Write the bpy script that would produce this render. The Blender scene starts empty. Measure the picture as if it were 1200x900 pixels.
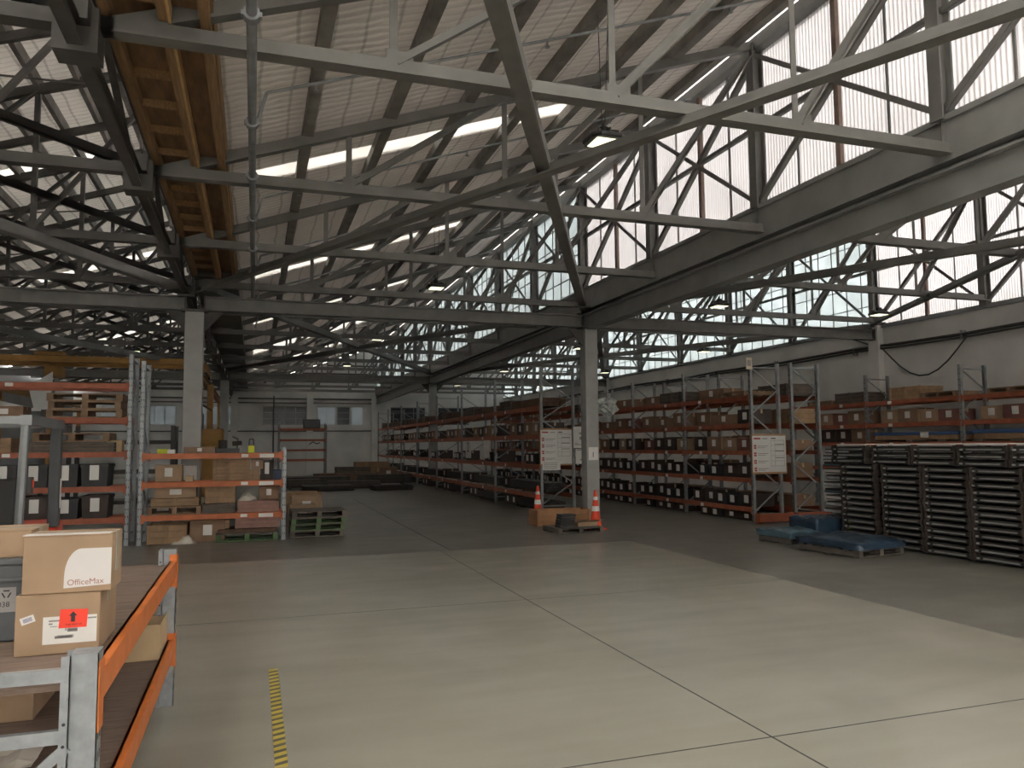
import bpy, math, random
from mathutils import Vector, Matrix
random.seed(11)
S = bpy.context.scene
COL = S.collection
R = math.radians

# ------------------------------------------------------------------ camera, sky, exposure
CAM_H = 2.0
def cam_axes(yaw, pitch, roll):
    fw = Vector((math.sin(yaw)*math.cos(pitch), math.cos(yaw)*math.cos(pitch), math.sin(pitch)))
    r = Vector((math.cos(yaw), -math.sin(yaw), 0)); u = r.cross(fw)
    c, s = math.cos(roll), math.sin(roll)
    return c*r + s*u, -s*r + c*u, fw
_r, _u, _f = cam_axes(R(18.45), R(4.5), R(-0.45))
cd = bpy.data.cameras.new('camera'); cam = bpy.data.objects.new('camera', cd); COL.objects.link(cam)
cam.matrix_world = Matrix(((_r.x, _u.x, -_f.x, 0), (_r.y, _u.y, -_f.y, 0), (_r.z, _u.z, -_f.z, CAM_H), (0, 0, 0, 1)))
cd.sensor_width = 36; cd.lens = 906/1200*36; cd.clip_end = 300; cd.clip_start = .05
S.camera = cam

SKY = 20.0
w = bpy.data.worlds.new('overcast_sky'); S.world = w; w.use_nodes = True
bg = w.node_tree.nodes['Background']; bg.inputs[0].default_value = (1.0, .985, .96, 1); bg.inputs[1].default_value = SKY
S.view_settings.view_transform = 'Standard'; S.view_settings.look = 'None'; S.view_settings.gamma = 1
S.view_settings.exposure = 0.2
S.view_settings.use_curve_mapping = False
S.cycles.use_denoising = True
S.cycles.max_bounces = 10; S.cycles.diffuse_bounces = 5; S.cycles.transparent_max_bounces = 10
S.cycles.sample_clamp_indirect = 6

FRONT_FILL_T = 6.0/SKY   # unseen front sheets added for fill light
NEAR_FILL_T = 7.5/SKY    # roof lights near the front, added out of view as fill
ROOF_T = 4.0/SKY    # roof light strips, narrow ones and wider fill ones
LAMP = 1.3        # high-bay lamp emission
GLASS_T = 1.0/SKY   # light let through by the dirty glazing
HAZE = 0.0

# ------------------------------------------------------------------ materials
MATS = {}
def nodes(m):
    m.use_nodes = True
    nt = m.node_tree; return nt, nt.nodes, nt.links
def mat(name, col, rough=.6, metal=0, var=.18, scale=5, detail=4, bump=0, stretch=(1, 1, 1), spec=.5):
    if name in MATS: return MATS[name]
    m = bpy.data.materials.new(name); nt, N, L = nodes(m)
    b = N['Principled BSDF']
    tc = N.new('ShaderNodeTexCoord'); mp = N.new('ShaderNodeMapping'); mp.inputs['Scale'].default_value = stretch
    no = N.new('ShaderNodeTexNoise'); no.inputs['Scale'].default_value = scale; no.inputs['Detail'].default_value = detail
    cr = N.new('ShaderNodeValToRGB')
    cr.color_ramp.elements[0].position = .3; cr.color_ramp.elements[1].position = .7
    cr.color_ramp.elements[0].color = (*[c*(1-var) for c in col], 1)
    cr.color_ramp.elements[1].color = (*[min(1, c*(1+var)) for c in col], 1)
    L.new(tc.outputs['Object'], mp.inputs[0]); L.new(mp.outputs[0], no.inputs[0]); L.new(no.outputs[0], cr.inputs[0])
    L.new(cr.outputs[0], b.inputs['Base Color'])
    b.inputs['Roughness'].default_value = rough; b.inputs['Metallic'].default_value = metal
    b.inputs['Specular IOR Level'].default_value = spec
    if bump:
        bp = N.new('ShaderNodeBump'); bp.inputs['Strength'].default_value = bump; bp.inputs['Distance'].default_value = .02
        L.new(no.outputs[0], bp.inputs['Height']); L.new(bp.outputs[0], b.inputs['Normal'])
    MATS[name] = m; return m
def emit(name, col, s):
    m = bpy.data.materials.new(name); nt, N, L = nodes(m)
    b = N['Principled BSDF']; b.inputs['Base Color'].default_value = (*col, 1)
    b.inputs['Emission Color'].default_value = (*col, 1); b.inputs['Emission Strength'].default_value = s
    MATS[name] = m; return m

def floor_mat(name, a, b_, rough, stain):
    m = bpy.data.materials.new(name); nt, N, L = nodes(m); b = N['Principled BSDF']
    tc = N.new('ShaderNodeTexCoord')
    n1 = N.new('ShaderNodeTexNoise'); n1.inputs['Scale'].default_value = .55; n1.inputs['Detail'].default_value = 6; n1.inputs['Distortion'].default_value = .6
    mp = N.new('ShaderNodeMapping'); mp.inputs['Scale'].default_value = (.5, 2.4, 1)
    n2 = N.new('ShaderNodeTexNoise'); n2.inputs['Scale'].default_value = 1.1; n2.inputs['Detail'].default_value = 4
    n3 = N.new('ShaderNodeTexNoise'); n3.inputs['Scale'].default_value = 2.2; n3.inputs['Detail'].default_value = 4
    L.new(tc.outputs['Object'], n1.inputs[0]); L.new(tc.outputs['Object'], mp.inputs[0]); L.new(mp.outputs[0], n2.inputs[0]); L.new(tc.outputs['Object'], n3.inputs[0])
    c1 = N.new('ShaderNodeValToRGB'); c1.color_ramp.elements[0].position = .32; c1.color_ramp.elements[1].position = .68
    c1.color_ramp.elements[0].color = (*a, 1); c1.color_ramp.elements[1].color = (*b_, 1)
    L.new(n1.outputs[0], c1.inputs[0])
    c2 = N.new('ShaderNodeValToRGB'); c2.color_ramp.elements[0].position = .25; c2.color_ramp.elements[1].position = .7
    c2.color_ramp.elements[0].color = (stain, stain, stain, 1); c2.color_ramp.elements[1].color = (1, 1, 1, 1)
    L.new(n2.outputs[0], c2.inputs[0])
    mx = N.new('ShaderNodeMix'); mx.data_type = 'RGBA'; mx.blend_type = 'MULTIPLY'; mx.inputs[0].default_value = .8
    L.new(c1.outputs[0], mx.inputs[6]); L.new(c2.outputs[0], mx.inputs[7]); L.new(mx.outputs[2], b.inputs['Base Color'])
    mr = N.new('ShaderNodeMapRange'); mr.inputs['From Min'].default_value = .3; mr.inputs['From Max'].default_value = .7
    mr.inputs['To Min'].default_value = rough-.025; mr.inputs['To Max'].default_value = rough+.03
    L.new(n3.outputs[0], mr.inputs[0]); L.new(mr.outputs[0], b.inputs['Roughness'])
    bp = N.new('ShaderNodeBump'); bp.inputs['Strength'].default_value = .2; bp.inputs['Distance'].default_value = .002; L.new(n3.outputs[0], bp.inputs['Height']); L.new(bp.outputs[0], b.inputs['Normal'])
    MATS[name] = m; return m
def blanket_mat(name, a, T=0):   # roof insulation blanket held up by wire netting: seams and wrinkles
    m = bpy.data.materials.new(name); nt, N, L = nodes(m); b = N['Principled BSDF']
    tc = N.new('ShaderNodeTexCoord')
    def wave(sc, dirn, dist, w_):
        x = N.new('ShaderNodeTexWave'); x.bands_direction = dirn; x.inputs['Scale'].default_value = sc; x.inputs['Distortion'].default_value = dist
        x.inputs['Detail'].default_value = 2; x.inputs['Detail Scale'].default_value = 1.3
        c = N.new('ShaderNodeValToRGB'); c.color_ramp.elements[0].position = 0; c.color_ramp.elements[0].color = (.55, .55, .55, 1)
        c.color_ramp.elements[1].position = w_; c.color_ramp.elements[1].color = (1, 1, 1, 1)
        L.new(tc.outputs['Object'], x.inputs[0]); L.new(x.outputs[1], c.inputs[0]); return x, c
    w1, c1 = wave(.8, 'X', 1.2, .05); w2, c2 = wave(1.9, 'Y', 3.0, .22)
    no = N.new('ShaderNodeTexNoise'); no.inputs['Scale'].default_value = .7; no.inputs['Detail'].default_value = 5
    L.new(tc.outputs['Object'], no.inputs[0])
    cr = N.new('ShaderNodeValToRGB'); cr.color_ramp.elements[0].position = .3; cr.color_ramp.elements[1].position = .7
    cr.color_ramp.elements[0].color = (*[x*.82 for x in a], 1); cr.color_ramp.elements[1].color = (*a, 1)
    L.new(no.outputs[0], cr.inputs[0])
    m1 = N.new('ShaderNodeMix'); m1.data_type = 'RGBA'; m1.blend_type = 'MULTIPLY'; m1.inputs[0].default_value = .75
    m2 = N.new('ShaderNodeMix'); m2.data_type = 'RGBA'; m2.blend_type = 'MULTIPLY'; m2.inputs[0].default_value = .4
    L.new(cr.outputs[0], m1.inputs[6]); L.new(c1.outputs[0], m1.inputs[7]); L.new(m1.outputs[2], m2.inputs[6]); L.new(c2.outputs[0], m2.inputs[7])
    L.new(m2.outputs[2], b.inputs['Base Color']); b.inputs['Roughness'].default_value = .7
    bp = N.new('ShaderNodeBump'); bp.inputs['Strength'].default_value = .5; bp.inputs['Distance'].default_value = .03
    L.new(w2.outputs[1], bp.inputs['Height']); L.new(bp.outputs[0], b.inputs['Normal'])
    if T:      # thin sheet that lets some daylight glow through
        tl = N.new('ShaderNodeBsdfTranslucent'); L.new(m2.outputs[2], tl.inputs[0]); ms = N.new('ShaderNodeMixShader'); ms.inputs[0].default_value = T
        L.new(b.outputs[0], ms.inputs[1]); L.new(tl.outputs[0], ms.inputs[2]); L.new(ms.outputs[0], N['Material Output'].inputs[0])
    MATS[name] = m; return m
def glazing_mat(name, col, T, rib=None):   # T: share of light let through, half straight, half scattered
    m = bpy.data.materials.new(name); nt, N, L = nodes(m)
    out = N['Material Output']; N.remove(N['Principled BSDF'])
    tr = N.new('ShaderNodeBsdfTransparent'); tl = N.new('ShaderNodeBsdfTranslucent'); df = N.new('ShaderNodeBsdfDiffuse')
    tc = N.new('ShaderNodeTexCoord')
    no = N.new('ShaderNodeTexNoise'); no.inputs['Scale'].default_value = 1.3; no.inputs['Detail'].default_value = 6
    L.new(tc.outputs['Object'], no.inputs[0])
    cr = N.new('ShaderNodeValToRGB'); cr.color_ramp.elements[0].position = .3; cr.color_ramp.elements[1].position = .7
    cr.color_ramp.elements[0].color = (*[c*.8 for c in col], 1); cr.color_ramp.elements[1].color = (*col, 1)
    L.new(no.outputs[0], cr.inputs[0]); src = cr.outputs[0]
    if rib:
        wv = N.new('ShaderNodeTexWave'); wv.bands_direction = 'Y'; wv.inputs['Scale'].default_value = rib; wv.inputs['Distortion'].default_value = .15
        L.new(tc.outputs['Object'], wv.inputs[0])
        c2 = N.new('ShaderNodeValToRGB'); c2.color_ramp.elements[0].color = (.42, .40, .39, 1); c2.color_ramp.elements[1].position = .5; c2.color_ramp.elements[1].color = (1, 1, 1, 1)
        L.new(wv.outputs[1], c2.inputs[0])
        mx = N.new('ShaderNodeMix'); mx.data_type = 'RGBA'; mx.blend_type = 'MULTIPLY'; mx.inputs[0].default_value = 1
        L.new(src, mx.inputs[6]); L.new(c2.outputs[0], mx.inputs[7]); src = mx.outputs[2]
    for n in (tr, tl): L.new(src, n.inputs[0])
    df.inputs[0].default_value = (.32, .31, .30, 1)
    a = N.new('ShaderNodeMixShader'); a.inputs[0].default_value = 1-T*.8; L.new(tl.outputs[0], a.inputs[1]); L.new(df.outputs[0], a.inputs[2])
    b = N.new('ShaderNodeMixShader'); b.inputs[0].default_value = T*.65; L.new(a.outputs[0], b.inputs[1]); L.new(tr.outputs[0], b.inputs[2])
    L.new(b.outputs[0], out.inputs[0])
    MATS[name] = m; return m

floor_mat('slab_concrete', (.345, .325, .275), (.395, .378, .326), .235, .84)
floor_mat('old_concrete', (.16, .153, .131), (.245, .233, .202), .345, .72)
blanket_mat('roof_blanket', (.74, .70, .66), 1.8/SKY)  # daylight glow added to lift the brightness of the middle roof
blanket_mat('roof_blanket_pale', (.80, .77, .73), 2.9/SKY)
glazing_mat('ribbed_sheet', (.98, .93, .92), GLASS_T*.92, rib=4.13)
glazing_mat('wired_glass', (.92, .98, .985), GLASS_T*3.2)
glazing_mat('roof_light_sheet', (1.0, .97, .92), ROOF_T)
glazing_mat('front_fill_sheet', (1.0, .98, .94), FRONT_FILL_T)
glazing_mat('fill_roof_light', (1.0, .98, .94), NEAR_FILL_T)
glazing_mat('window_glass', (.88, .96, 1.0), GLASS_T*1.15)
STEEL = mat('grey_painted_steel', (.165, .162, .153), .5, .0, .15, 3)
FLARE_STEEL = mat('flare_lightened_steel', (.24, .24, .235), .5, 0, .12, 2)  # central gutter steel lightened to carry the lens-flare veil in its colour
STEELD = mat('dark_and_shaded_steel', (.075, .071, .066), .55, 0, .25, 3)  # own dark steel parts, plus backlit shade coloured into left-bay trusses
COLP = mat('pale_grey_column_paint', (.34, .34, .33), .5, 0, .1, 3)
TIMB = mat('new_timber', (.27, .165, .08), .7, 0, .25, 4, stretch=(8, .6, 8))
PLY = mat('brown_plywood', (.18, .105, .055), .75, 0, .3, 3, stretch=(4, .8, 4))
OLDT = mat('weathered_timber', (.14, .085, .055), .8, 0, .3, 4)
PURL = mat('purlin_timber', (.23, .22, .205), .75, 0, .25, 3)
GALV = mat('galvanised_steel', (.33, .355, .38), .45, .35, .18, 14)
ZINC = mat('pale_zinc_roof', (.62, .62, .62), .5, 0, .1, 2)
GALVD = mat('dull_galvanised_steel', (.27, .285, .295), .5, .2, .18, 8)
ORNG = mat('orange_beam_paint', (.66, .185, .045), .45, 0, .12, 6)
ORNGD = mat('faded_orange_beam_paint', (.36, .105, .055), .55, 0, .2, 5)
CARD = mat('brown_cardboard', (.38, .262, .17), .8, 0, .1, 4)
CARDP = mat('pale_cardboard', (.52, .385, .235), .8, 0, .08, 4)
CARDD = mat('dull_cardboard', (.25, .16, .105), .8, 0, .15, 4)
CARDR = mat('reddish_carton', (.22, .10, .085), .75, 0, .15, 4)
DARKP = mat('dark_plastic', (.035, .035, .038), .5, 0, .2, 6)
DARKB = mat('dark_brown_box', (.055, .04, .035), .65, 0, .25, 5)
BLUEB = mat('dark_blue_box', (.03, .05, .10), .55, 0, .2, 5)
WHITE = mat('white_paper', (.78, .77, .75), .7, 0, .05, 6)
WHITEP = mat('white_board', (.70, .70, .68), .5, 0, .05, 3)
INK = mat('black_ink', (.03, .03, .035), .7, 0, .1)
INKG = mat('grey_ink', (.28, .27, .27), .7, 0, .1)
REDS = mat('fluorescent_red', (.95, .07, .04), .6, 0, .04)
REDP = mat('red_print', (.45, .05, .06), .6, 0, .1)
MDF = mat('brown_shelf_board', (.20, .145, .115), .75, 0, .22, 6, stretch=(1, 6, 1))
GREYP = mat('grey_crate_plastic', (.10, .11, .12), .5, 0, .1, 6)
WOODP = mat('pallet_wood', (.24, .16, .10), .8, 0, .3, 6)
WOODG = mat('grey_pallet_wood', (.115, .1, .085), .8, 0, .3, 6)
WOODL = mat('pale_crate_wood', (.33, .215, .125), .75, 0, .2, 6)
GREEN = mat('green_pallet_paint', (.085, .15, .06), .6, 0, .15, 5)
BLKST = mat('black_steel', (.045, .043, .042), .5, .2, .25, 6)
RAILG = mat('grey_steel_rail', (.40, .40, .39), .45, .2, .15, 8)
RUSTY = mat('brown_bracket', (.075, .06, .052), .7, .1, .3, 10)
BLUEW = mat('blue_wrap_film', (.03, .055, .09), .28, 0, .3, 4, bump=.6)
BLUEL = mat('pale_blue_wrap_film', (.075, .135, .175), .28, 0, .25, 4, bump=.6)
CLEARW = mat('shiny_clear_wrap', (.55, .58, .60), .15, 0, .3, 8)
CONE = mat('orange_cone_plastic', (.80, .075, .03), .5, 0, .06)
YELL = mat('crane_yellow', (.35, .18, .04), .5, 0, .15, 3)
HIVIS = mat('lime_yellow', (.60, .65, .04), .6, 0, .05)
WALLP = mat('painted_wall', (.66, .655, .64), .8, 0, .14, .7, 7)
WALLD = mat('grey_lining_board', (.30, .31, .32), .8, 0, .12, .6, 5)
CABLE = mat('black_cable', (.05, .05, .05), .6, 0, .1)
DGLASS = mat('dark_louvre_glass', (.06, .07, .075), .2, 0, .3, 3)
FLRED = mat('truck_red_paint', (.62, .06, .03), .35, 0, .05)
FLGREY = mat('truck_grey_paint', (.05, .055, .06), .5, 0, .12)
FLTUBE = mat('truck_guard_grey', (.20, .21, .22), .4, .3, .1)
RUBBER = mat('black_rubber', (.025, .025, .025), .8, 0, .1)
CLOTH = mat('off_white_cloth', (.62, .58, .50), .9, 0, .12, 6)
PINK = mat('pinkish_crate', (.33, .19, .16), .8, 0, .15, 5)
JUNK = mat('rusty_dark_metal', (.055, .048, .043), .65, .2, .35, 6)
JOINT = mat('joint_filler', (.05, .048, .042), .9, 0, .2)
TAPEY = mat('yellow_tape', (.55, .45, .09), .6, 0, .1)
TAPEB = mat('worn_black_tape', (.12, .11, .08), .6, 0, .15)
LENS = emit('lamp_lens', (1.0, .97, .68), LAMP)

# ------------------------------------------------------------------ mesh builder
class MB:
    def __init__(s): s.v = []; s.f = []; s.m = []
    def add(s, vs, fs, m=0):
        o = len(s.v); s.v += [tuple(v) for v in vs]
        for f in fs: s.f.append(tuple(o+i for i in f)); s.m.append(m)
        return s
    def box(s, x0, y0, z0, x1, y1, z1, m=0):
        vs = [(x0, y0, z0), (x1, y0, z0), (x1, y1, z0), (x0, y1, z0), (x0, y0, z1), (x1, y0, z1), (x1, y1, z1), (x0, y1, z1)]
        return s.add(vs, [(0, 3, 2, 1), (4, 5, 6, 7), (0, 1, 5, 4), (1, 2, 6, 5), (2, 3, 7, 6), (3, 0, 4, 7)], m)
    def bar(s, p, q, a, b, m=0, up=(0, 0, 1)):      # a wide, b tall
        p, q = Vector(p), Vector(q); d = (q-p).normalized(); u = Vector(up)
        if abs(d.dot(u)) > .98: u = Vector((0, 1, 0))
        x = d.cross(u).normalized()*a/2; y = x.normalized().cross(d).normalized()*b/2
        vs = [p-x-y, p+x-y, p+x+y, p-x+y, q-x-y, q+x-y, q+x+y, q-x+y]
        return s.add(vs, [(0, 1, 2, 3), (7, 6, 5, 4), (0, 4, 5, 1), (1, 5, 6, 2), (2, 6, 7, 3), (3, 7, 4, 0)], m)
    def ang(s, p, q, a, t=.012, m=0, up=(0, 0, 1)):  # L-section bar
        p, q = Vector(p), Vector(q); d = (q-p).normalized(); u = Vector(up)
        if abs(d.dot(u)) > .98: u = Vector((0, 1, 0))
        x = d.cross(u).normalized(); y = x.cross(d).normalized()
        s.bar(p+y*a/2, q+y*a/2, t, a, m, up); s.bar(p+x*a/2, q+x*a/2, a, t, m, up); return s
    def ibeam(s, p, q, a, b, t=.02, m=0, up=(0, 0, 1)):
        p, q = Vector(p), Vector(q); d = (q-p).normalized(); u = Vector(up)
        if abs(d.dot(u)) > .98: u = Vector((0, 1, 0))
        x = d.cross(u).normalized(); y = x.cross(d).normalized()
        s.bar(p+y*(b/2-t/2), q+y*(b/2-t/2), a, t, m, up); s.bar(p-y*(b/2-t/2), q-y*(b/2-t/2), a, t, m, up)
        s.bar(p, q, t*.8, b-2*t, m, up); return s
    def cyl(s, p, q, r, n=10, m=0, r2=None, cap=True):
        p, q = Vector(p), Vector(q); d = (q-p).normalized(); u = Vector((0, 0, 1)) if abs(d.z) < .9 else Vector((1, 0, 0))
        x = d.cross(u).normalized(); y = d.cross(x); r2 = r if r2 is None else r2
        c = [(math.cos(2*math.pi*i/n), math.sin(2*math.pi*i/n)) for i in range(n)]
        vs = [p+x*a*r+y*b*r for a, b in c]+[q+x*a*r2+y*b*r2 for a, b in c]
        fs = [(i, (i+1) % n, n+(i+1) % n, n+i) for i in range(n)]
        if cap: fs += [tuple(range(n-1, -1, -1)), tuple(range(n, 2*n))]
        return s.add(vs, fs, m)
    def tube(s, pts, r, n=8, m=0):
        for a, b in zip(pts, pts[1:]): s.cyl(a, b, r, n, m)
        return s
    def prism(s, pts, y0, y1, m=0):                  # polygon in x,z swept along y
        n = len(pts); vs = [(x, y0, z) for x, z in pts]+[(x, y1, z) for x, z in pts]
        return s.add(vs, [tuple(range(n)), tuple(range(2*n-1, n-1, -1))]+[(i, n+i, n+(i+1) % n, (i+1) % n) for i in range(n)], m)
    def mesh(s, name, mats):
        me = bpy.data.meshes.new(name); me.from_pydata(s.v, [], s.f)
        for x in (mats if isinstance(mats, (list, tuple)) else [mats]): me.materials.append(x)
        me.polygons.foreach_set('material_index', s.m); me.update(); return me
    def build(s, name, mats, parent=None, bevel=0, smooth=False):
        o = bpy.data.objects.new(name, s.mesh(name, mats)); COL.objects.link(o)
        if parent: o.parent = parent
        if smooth:
            o.data.polygons.foreach_set('use_smooth', [True]*len(o.data.polygons))
        if bevel:
            md = o.modifiers.new('bevel', 'BEVEL'); md.width = bevel; md.segments = 2; md.limit_method = 'ANGLE'
        return o
def tag(o, label=None, cat=None, group=None, kind=None):
    if label: o['label'] = label
    if cat: o['category'] = cat
    if group: o['group'] = group
    if kind: o['kind'] = kind
    return o
def empty(name, loc=(0, 0, 0), rz=0):
    o = bpy.data.objects.new(name, None); COL.objects.link(o); o.location = loc; o.rotation_euler = (0, 0, rz); o.empty_display_size = .1
    return o
def copy_tree(o, parent=None):
    c = o.copy(); COL.objects.link(c)
    if parent: c.parent = parent
    for k in ('label', 'group'):
        if k in c.keys() and not parent: del c[k]
    for ch in o.children: copy_tree(ch, c)
    return c
def put(o, loc, rz=0, sc=None):
    o.location = loc; o.rotation_euler = (0, 0, rz)
    if sc: o.scale = sc
    return o
def text(name, s, size, loc, rot, m, parent, ext=.0006, align='CENTER'):
    c = bpy.data.curves.new(name, 'FONT'); c.body = s; c.size = size; c.extrude = ext; c.align_x = align; c.align_y = 'CENTER'
    c.materials.append(m); o = bpy.data.objects.new(name, c); COL.objects.link(o); bpy.context.view_layer.update()
    me = bpy.data.meshes.new_from_object(o.evaluated_get(bpy.context.evaluated_depsgraph_get())); bpy.data.objects.remove(o); bpy.data.curves.remove(c)
    o = bpy.data.objects.new(name, me); COL.objects.link(o); o.location = loc; o.rotation_euler = rot; o.parent = parent
    if not me.materials: me.materials.append(m)
    return o
ORD = ['nearest', 'second', 'third', 'fourth', 'fifth', 'sixth', 'seventh', 'eighth', 'ninth', 'tenth', 'eleventh', 'twelfth', 'thirteenth', 'fourteenth', 'fifteenth', 'sixteenth', 'seventeenth', 'eighteenth']
ORD1 = ['first']+ORD[1:]

# ------------------------------------------------------------------ building grid
XL, BAY = -1.3, 9.87
XM, XR, XLL = XL+BAY, XL+2*BAY, XL-BAY
PY, YC = 3.87, 19.1
def YG(k): return YC+PY*k
Y0, Y1 = -8.0, 57.3
SL = .345
ZC = 5.78                    # bottom chord
ZV = 5.70                    # top chord underside at the valley
ZG0, ZG1 = 6.2, 9.05         # glazing

# ------------------------------------------------------------------ floor and walls
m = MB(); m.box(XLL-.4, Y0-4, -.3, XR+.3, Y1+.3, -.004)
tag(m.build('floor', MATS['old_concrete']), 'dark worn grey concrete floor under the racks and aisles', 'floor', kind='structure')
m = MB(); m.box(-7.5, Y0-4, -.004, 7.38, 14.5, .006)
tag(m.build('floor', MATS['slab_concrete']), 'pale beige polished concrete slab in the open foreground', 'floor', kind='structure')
m = MB(); m.box(3.372, Y0, .005, 3.385, 14.5, .0075); m.box(-2, 4.594, .005, 7.38, 4.604, .0075); m.box(-1, 9.596, .005, 7.38, 9.602, .0075)
m.box(3.6, 14.5, -.005, 3.615, 30, -.002)
tag(m.build('trim_1', JOINT), 'thin dark joint lines sawn across the pale concrete slab', 'floor joint', kind='structure')
t = empty('hazard_tape', (.2, 6.4, .0065)); tag(t, 'yellow and black striped hazard tape stuck on the pale floor', 'floor tape')
m = MB(); m.box(-.04, -1.2, 0, .04, 1.05, .0012); m.build('tape_base', TAPEY, t)
m = MB()
for i in range(21):
    y = -1.18+i*.105
    m.add([(-.04, y, .0014), (.04, y+.035, .0014), (.04, y+.082, .0014), (-.04, y+.047, .0014)], [(0, 1, 2, 3)])
m.build('black_stripes', TAPEB, t)

m = MB(); m.box(XR, Y0, 0, XR+.25, Y1, ZG0-.6)
wr = tag(m.build('wall_right', WALLP), 'tall off-white plastered wall behind the right-hand racks', 'wall', kind='structure')
for i, k in enumerate((-5, 0, 5)):
    m = MB(); m.box(XR-.22, YG(k)-.2, 0, XR+.01, YG(k)+.2, ZG0-.6); m.build('pilaster', WALLP, wr)
m = MB(); m.box(XR-.08, Y0, 5.52, XR+.02, Y1, 5.64); m.build('sill', WALLD, wr)
m = MB(); m.box(XLL-.4, Y0, 0, XLL-.15, Y1, 6.0)
tag(m.build('wall_left', WALLD), 'dull grey wall at the far left side of the shed', 'wall', kind='structure')
# front wall (behind the viewer): unseen translucent sheets, low and high, added for fill light
m = MB(); m.box(XLL, Y0-.2, 0, -6, Y0, 9.5); m.box(14, Y0-.2, 0, XR, Y0, 9.5); m.box(-6, Y0-.2, 0, 14, Y0, .5); m.box(-6, Y0-.2, 4.6, 14, Y0, 5.0)
wf = tag(m.build('wall_front', WALLP), 'front wall behind the viewer with added translucent fill-light sheets', 'wall', kind='structure')
m = MB(); m.box(-6, Y0-.12, .5, 14, Y0-.1, 4.6); m.build('fill_door_sheet', MATS['front_fill_sheet'], wf)
m = MB(); m.box(-6, Y0-.12, 5.0, 14, Y0-.1, 9.5); m.build('fill_gable_sheet', MATS['front_fill_sheet'], wf)
# back wall with its band of windows
win = [(-9.6, -7.6, 1), (-7.1, -5.1, 1), (-4.5, -2.2, 1), (-1.75, -1.25, 1), (.55, 3.55, 0), (4.3, 5.6, 1), (5.7, 6.6, 0), (6.7, 7.6, 1), (9.6, 12.2, 0), (13.2, 15.6, 0)]
m = MB(); m.box(XLL-.15, Y1, 0, XR, Y1+.25, 3.55)
x = XLL-.15
for a, b, _ in win: m.box(x, Y1, 3.55, a, Y1+.25, 4.85); x = b
m.box(x, Y1, 3.55, XR, Y1+.25, 4.85); m.box(XLL-.15, Y1, 4.85, XR, Y1+.25, 5.8)
for v in (XLL, XL, XM):
    m.prism([(v, 5.8), (v+BAY, 5.8), (v+BAY, 5.95+SL*BAY), (v, 5.95)], Y1, Y1+.25)
wb = tag(m.build('wall_back', WALLP), 'pale end wall with a band of windows at the far end', 'wall', kind='structure')
for v in (XL-.05, 3.75, XM-.2):
    m = MB(); m.box(v-.2, Y1-.3, 0, v+.25, Y1+.01, 5.7); m.build('pilaster', WALLP, wb)
for z in (5.35, 6.0, 6.6, 7.2, 7.8):
    m = MB(); m.box(max(XLL, XL+.2+(z-5.7)/SL if z > 6 else XLL), Y1-.1, z, XM, Y1, z+.1); m.build('girt', STEELD, wb)
m = MB(); m.tube([(XLL, Y1-.15, 3.1), (XM, Y1-.15, 3.1)], .04); m.tube([(1.3, Y1-.12, 0), (1.3, Y1-.12, 5.6)], .05); m.tube([(XLL, Y1-.15, 5.1), (XM, Y1-.15, 5.1)], .04); m.build('pipework', STEELD, wb)
for i, (a, b, lit) in enumerate(win):
    o = empty('window_%d' % (i+1), ((a+b)/2, Y1+.1, 4.2))
    tag(o, ('bright %s window in the far end wall, number %s from the left' if lit else 'dark %s window in the far end wall, number %s from the left') % ('narrow' if b-a < 1.6 else 'wide', ORD1[i]), 'window', kind='structure')
    hw = (b-a)/2; m = MB(); m.box(-hw, -.01, -.65, hw, .01, .65); m.build('pane', MATS['window_glass'] if lit else DGLASS, o)
    m = MB(); n = max(1, round((b-a)/.75))
    for j in range(n+1): xx = -hw+j*(b-a)/n; m.box(xx-.025, -.04, -.65, xx+.025, .02, .65)
    for z in (-.65, -.22, .22, .62): m.box(-hw, -.035, z-.015, hw, .02, z+.02)
    m.build('window_frame', WALLD, o)

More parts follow.
